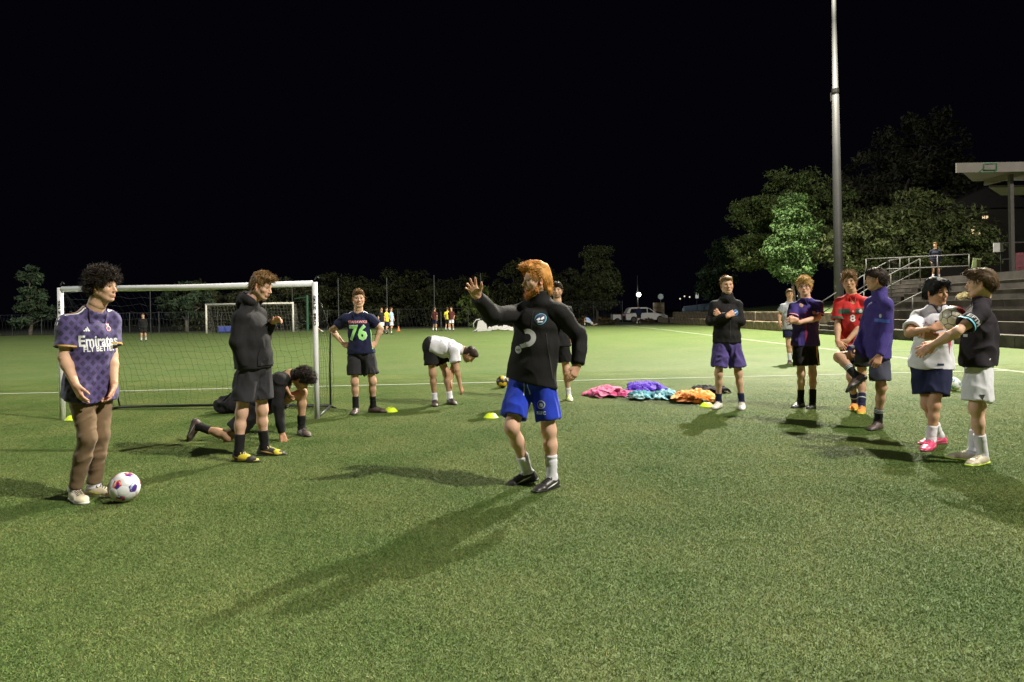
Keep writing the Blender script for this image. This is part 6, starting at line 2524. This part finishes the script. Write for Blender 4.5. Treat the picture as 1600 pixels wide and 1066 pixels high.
# ------------------------------------------------------------------ players far away
def far_pose(key, yaw):
    pz = PEOPLE_POSES[key]
    c, s = math.cos(yaw), math.sin(yaw)
    J = {}
    for k, p in pz.items():
        if k in ('base', 'face'):
            continue
        J[k] = V3(p[0] * c - p[1] * s, p[0] * s + p[1] * c, p[2])
    return J, (pz['face'][0] + math.degrees(yaw), pz['face'][1])


YEL = cloth('yellow_bib', (.62, .58, .04))
SKY_ = cloth('pale_blue_bib', (.30, .42, .72))
MAROON = cloth('maroon_cloth', (.075, .018, .018))


def far_player(label, px, y, pose, yaw, top, bottom, skin='tan', hair=(.05, .03, .02), kind='tee', vox=.018, z=0.0, hgt=1.0, air=None, group='players at the far end of the pitch', cap=None, sock=None):
    J, face = far_pose(pose, yaw)
    J = {k: v * hgt for k, v in J.items()}
    x = (px - 800) / 1067 * y
    o = dict(skin=skin, hair=hair, vox=vox, air=air or {}, studs=False,
             h=dict(top=.024, side=.010, back=.012, fringe=.02, low=-.05, amp=.006, tufts=0),
             top=dict(kind=kind, mat=top, hem=(J['pv'][2] - .06) if pose != 'kneel' else None, loose=.022, sleeve=.75, fold=.006),
             bottom=dict(kind='shorts', mat=bottom, len=.7, flare=.02, fold=.006),
             shoe=dict(mat=SH_BLACK, sole=SOLE_DARK), sock=dict(mat=sock or WHITE, h=.14))
    if pose == 'kneel':
        del o['top']['hem']
    return person(label, label, o, group, J, (x, y, z), face)


far_player('distant man in black walking on the pitch near the left goal post', 223, 41, 'behind', .4, BLACK, BLACK, kind='long', hgt=.9)
far_player('distant player in dark red with white shorts beside the right post of the near goal', 494, 49, 'grey', -.6, MAROON, WHITE, air={'L': 1})
far_player('distant player in a black top and white shorts near the yellow bib', 596, 45.5, 'grey', .9, BLACK, WHITE, air={'L': 1})
far_player('distant player in a yellow bib running', 604, 47, 'grey', 1.1, YEL, NAVY, air={'L': 1}, skin='fair')
far_player('distant player in a pale blue bib running to the right', 611, 46, 'grey', 1.3, SKY_, WHITE, air={'L': 1})
far_player('distant tall player in maroon and dark grey standing with his back turned', 679, 52, 'behind', 2.6, MAROON, NAVY, kind='tee')
far_player('distant player in maroon with white shorts next to a yellow bib', 705, 52, 'behind', -.3, MAROON, WHITE)
far_player('distant player in a yellow bib behind the one in maroon', 699, 53.5, 'behind', 3.0, YEL, BLACK)
far_player('distant player in blue and white crouching by the far fence', 920, 60.5, 'kneel', 2.6, SKY_, WHITE, air={'R': 1})
far_player('person in dark blue standing in front of the white car', 998, 64, 'behind', 2.8, NAVY, BLACK, kind='long', group='people beyond the pitch')
far_player('man in a navy jacket standing at the top of the terrace behind the railing', 1463, 34.3, 'behind', -.5, cloth('dim_navy_cloth', (.005, .006, .018)), BLACK, kind='long', vox=.014, z=2.66, hair=(.16, .09, .04), group='people beyond the pitch')

# ------------------------------------------------------------------ folded white goal on the far pitch
wg = thing('popup_goal', 'small white folded training goal lying on the far pitch', 'goal', (-2.35, 48, 0))
WC = cloth('white_sheet', (.28, .27, .27))
m = MB()
m.add([(-.25, 0, .02), (.75, .1, .10), (.62, .35, .95), (-.05, .3, 1.05), (.45, .8, .05), (-.1, .8, .05)], [(0, 1, 2, 3), (1, 4, 2), (3, 2, 4, 5), (0, 3, 5), (0, 5, 4, 1)])
m.build('cover', WC, wg)
m = MB()
m.tube([(-.45, .05, .35), (-.5, .1, .75), (-.2, .2, 1.08), (.1, .25, 1.1)], .05, 6)
m.bar((-.55, -.5, .03), (.05, -.1, .35), .045, n=6)
m.build('frame', WC, wg, smooth=True)
wg.scale = (.8, .8, .8)
ws = tag(link('white_sheet', crumpled(1.9, .6, .30, 9), WC), 'white netting heaped on the far pitch beside the folded goal', 'netting')
ws.location = (-.85, 50, .003)
m = MB()
m.bar((0, 0, 0), (0, 0, 1.5), .04, n=7)
m.box((0, 0, .02), (.3, .3, .04))
o = m.build('training_pole', FPOST)
o.location = (-5.42, 52, .003)
tag(o, 'grey training pole stuck in the far pitch beside the tall player', 'pole')

# ------------------------------------------------------------------ car park beyond the pitch
CARW = plain('white_car_paint', (.62, .60, .60), .25, vary=.02)
GLASS = plain('dark_glass', (.012, .014, .018), .08, vary=.1)
TYRE = plain('tyre', (.015, .015, .015), .8)


def emit(name, col, s):
    if name in MATS:
        return MATS[name]
    m, nt, b = new_mat(name)
    b.inputs['Base Color'].default_value = (*col, 1)
    b.inputs['Emission Color'].default_value = (*col, 1)
    b.inputs['Emission Strength'].default_value = s
    MATS[name] = m
    return m


def car(label, loc, rz, paint, lit=False, hgt=1.0):
    """profile along x, front at +x, 4.5 m long"""
    t = thing('parked_car', label, 'car', loc, rz)
    W = .88
    low = [(-2.2, .28), (-2.25, .55), (-2.2, .92), (-1.2, .98), (.75, .98), (1.9, .86), (2.22, .66), (2.25, .35), (2.1, .26)]
    m = MB()
    m.prism([(x, -W, z) for x, z in low], (0, 2 * W, 0))
    m.build('body', paint, t, bevel=.06, smooth=False)
    cab = [(-2.12, .97), (-1.85, 1.50 * hgt), (-1.5, 1.62 * hgt), (.0, 1.60 * hgt), (.45, 1.45 * hgt), (1.05, .97)]
    m = MB()
    A = [(x, -W * (.97 if z < 1 else .80), z) for x, z in cab]
    B = [(x, W * (.97 if z < 1 else .80), z) for x, z in cab]
    n = len(A)
    m.add(A + B, [tuple(range(n))[::-1], tuple(range(n, 2 * n))] + [(i, (i + 1) % n, n + (i + 1) % n, n + i) for i in range(n)])
    m.build('cabin', paint, t, bevel=.04)
    for s in (-1, 1):
        for x0, x1, x2, x3 in ((-1.80, -1.0, -1.0, -1.62), (-.92, .02, .02, -.92), (.10, .82, .28, .10)):
            z0, z1 = 1.02, 1.46 * hgt
            f = lambda z: W * (.97 - .17 * (z - .97) / (.62 * hgt)) + .012
            m = MB()
            m.add([(x0, s * f(z0), z0), (x1, s * f(z0), z0), (x2, s * f(z1), z1), (x3, s * f(z1), z1)], [(0, 1, 2, 3) if s < 0 else (3, 2, 1, 0)])
            m.build('window', GLASS, t)
        for x in (-1.38, 1.38):
            m = MB()
            m.bar((x, s * (W - .16), .33), (x, s * (W + .015), .33), .335, n=20)
            w = m.build('wheel', TYRE, t, smooth=False)
            m = MB()
            m.bar((x, s * (W + .012), .33), (x, s * (W + .03), .33), .20, .17, n=12)
            m.build('rim', STEEL, w)
        m = MB()
        m.box((-2.19, s * .72, .80), (.16, .26, .20))
        m.build('tail_light', emit('red_tail_light', (.9, .03, .03), 1.2 if lit else .0), t, bevel=.02)
        m = MB()
        m.box((2.12, s * .66, .68), (.18, .32, .13))
        m.build('headlight', plain('lamp_lens', (.6, .6, .6), .1), t, bevel=.02)
        m = MB()
        m.ell((.72, s * (W + .10), 1.04), (.09, .09, .07), 8, 6)
        m.build('mirror', paint, t, smooth=True)
    return t


car('white estate car parked beyond the far corner of the pitch', (14.1, 72.5, 0), .05, CARW)
car('dark red car with lit tail lights behind the white one', (15.0, 77.5, -.1), .1, plain('red_car_paint', (.10, .012, .012), .3), True)
tr = thing('trailer', 'small white box trailer behind the white car', 'trailer', (10.9, 71.6, 0), .05)
m = MB()
m.box((0, 0, .62), (.9, 1.3, .55))
m.build('box', CARW, tr, bevel=.03)
for s in (-1, 1):
    m = MB()
    m.bar((0, s * .6, .27), (0, s * .72, .27), .27, n=14)
    m.build('wheel', TYRE, tr)

bo = thing('upturned_boat', 'grey blue upturned dinghy above the far end of the stone walls', 'boat', (21.3, 76, 0.75), .1)
D = Field(V3(-3.0, -1.2, -.1), V3(3.0, 1.2, 1.6), .07)
D.seg(V3(-2.1, 0, .45), V3(.8, 0, .55), (.35, .35), (.85, .62), .1, R=V3(0, 1, 0))
D.seg(V3(.8, 0, .55), V3(1.9, 0, .6), (.85, .62), (.8, .62), .1, R=V3(0, 1, 0))
D.cut(V3(0, 0, .1), V3(0, 0, -1))
V, Q = D.mesh(2)
link('hull', mesh_np('hull', V, Q), plain('grey_blue_hull', (.20, .26, .34), .4, vary=.2, vscale=1.5), bo)
m = MB()
m.tube([(-2.3, 0, .82), (0, 0, 1.08), (2.3, 0, 1.22)], .05, 6)
m.build('keel', plain('grey_blue_hull', (.2, .26, .34)), bo, smooth=True)

lp = thing('street_lamp', 'street lamp with a small glowing head behind the white car', 'street lamp', (14.2, 77, 0))
m = MB()
m.bar((0, 0, 0), (0, 0, 5.2), .09, .06, 8)
m.build('pole', FPOST, lp, smooth=True)
m = MB()
m.ell((.1, -.12, 3.05), (.26, .26, .26), 12, 8)
m.build('lamp', emit('lamp_glow', (1, .97, .80), 5.0), lp, smooth=True)
d = bpy.data.lights.new('lamp_light', 'POINT')
d.energy = 160
d.color = (1, .95, .8)
d.shadow_soft_size = .25
o = bpy.data.objects.new('lamp_light', d)
COL.objects.link(o)
o.parent = lp
o.location = (.1, -.7, 3.05)

gpst = thing('gate_pillar', 'square stone gate pillar right of the white car', 'pillar', (15.9, 74, 0))
for i in range(4):
    m = MB()
    m.box((0, 0, .27 + i * .52), (1.05 - .02 * (i % 2), 1.0, .50))
    m.build('stone_block', STONE, gpst, bevel=.03)
ms = thing('traffic_mirror', 'round traffic mirror on a post above the gate pillar', 'mirror', (16.4, 75.2, 0))
m = MB()
m.bar((0, 0, 0), (0, 0, 2.75), .04, n=7)
m.build('post', FPOST, ms)
m = MB()
m.bar((0, .03, 2.75), (0, -.05, 2.75), .30, n=20)
m.build('mirror', plain('pale_mirror', (.45, .52, .56), .25, vary=.05), ms)
sg = thing('sign', 'small pale sign on a post above the dinghy', 'sign', (20.2, 74.5, .8))
m = MB()
m.bar((0, 0, 0), (0, 0, 2.3), .035, n=7)
m.build('post', FPOST, sg)
m = MB()
m.box((0, -.04, 2.0), (.34, .03, .62))
m.build('panel', emit('lit_sign', (.75, .80, .70), .35), sg)
GL = ('left of the pale sign', 'just left of the pale sign', 'left of the blond man', 'above the grey blue dinghy')
for k, (px, py) in enumerate(((1070, 470.5), (1078, 471.5), (1247, 462), (1063, 462))):
    y = 84
    t = thing('garden_light', 'tiny warm light in the dark ' + GL[k], 'light', ((px - 800) / 1067 * y, y, 0), 0, 'tiny lights in the dark beyond the walls')
    m = MB()
    m.bar((0, 0, 0), (0, 0, 2.8), .03, n=5)
    m.build('post', WIRE, t)
    m = MB()
    m.ell((0, 0, 2.9 - .1 * k), (.10, .10, .10), 8, 6)
    m.build('lamp', emit('warm_glow', (.9, .75, .5), .9), t)

# small shrubs along the far right end of the pitch
SHW = ('left of the crouching player', 'reddish one left of the trailer', 'next to the trailer', 'under the white car')
for k, (px, c) in enumerate(((905, (.07, .05, .02)), (935, (.10, .055, .02)), (952, (.06, .07, .02)), (1012, (.05, .06, .02)))):
    y = 63.5
    tree('low_shrub', 'low straggly shrub at the far edge of the pitch ' + SHW[k], (px - 800) / 1067 * y, y, -.02, [(0, 0, .35, .7, .5, .35), (.3, 0, .5, .4, .4, .3)], .09, 420, c, 80 + k, .03, cat='shrub', group='low shrubs at the far edge of the pitch', clump=.22)

# house with lit windows in the trees
hs = thing('house', 'dark house among the trees with three lit windows', 'house', (43.5, 62, 3))
m = MB()
m.box((0, 3, 3.5), (9, 6, 7))
m.build('wall', plain('dark_render', (.04, .035, .03), .9), hs)
m = MB()
m.prism([(-4.8, -.4, 7), (4.8, -.4, 7), (0, -.4, 9)], (0, 6.8, 0))
m.build('roof', plain('dark_tile', (.03, .025, .025), .9), hs)
for x, z, w, h in ((-1.4, 5.0, 1.05, 1.1), (-2.7, 4.2, .5, .6), (-.4, 6.2, .5, .25), (-1.7, 6.0, .4, .2)):
    m = MB()
    m.box((x, -.03, z), (w, .05, h))
    wn = m.build('window', emit('lit_window', (.95, .72, .40), .9), hs)
    m = MB()
    m.box((x, -.07, z), (.05, .04, h))
    m.box((x, -.065, z + h / 2 + .03), (w + .1, .05, .05))
    m.build('frame', plain('dark_frame', (.05, .04, .03)), wn)

# bits and pieces on the terrace
m = MB()
m.box((0, 0, .45), (.42, .03, .90))
o = m.build('banner', plain('lime_white_banner', (.22, .27, .12), .7, vary=.35, vscale=3), None, bevel=.008)
o.location = (22.3, 32.9, 2.67)
o.rotation_euler = (.12, .1, .1)
tag(o, 'pale green banner leaning on the end of the platform railing', 'banner')
m = MB()
m.box((0, 0, 0), (.45, .03, .42))
o = m.build('notice', plain('white_notice', (.40, .39, .37), .6), None)
o.location = (22.4, 31.38, 3.95)
tag(o, 'small white notice fixed to the dark railing under the shelter', 'notice')
m = MB()
m.box((0, 0, .5), (.45, .25, 1.0))
m.box((0, -.13, .62), (.36, .03, .6))
o = m.build('notice_board', plain('pink_board', (.13, .035, .045), .6, vary=.3, vscale=5), None, bevel=.01)
o.location = (23.2, 31.2, 2.67)
tag(o, 'dull pink board standing behind the dark railing', 'board')
o = tag(link('yellow_bag', crumpled(.6, .4, .25, 31), cloth('mustard_cloth', (.11, .085, .035))), 'mustard coloured bag lying on a terrace step', 'bag')
o.location = (18.0, 27.1, RISE * 4 + .006)
o = tag(link('grey_bag', crumpled(.8, .5, .35, 33), cloth('pale_grey_bag', (.22, .21, .20))), 'grey bag lying on the first terrace step near the stairs', 'bag')
o.location = (15.75, 33.4 - 1.9, RISE + .006)
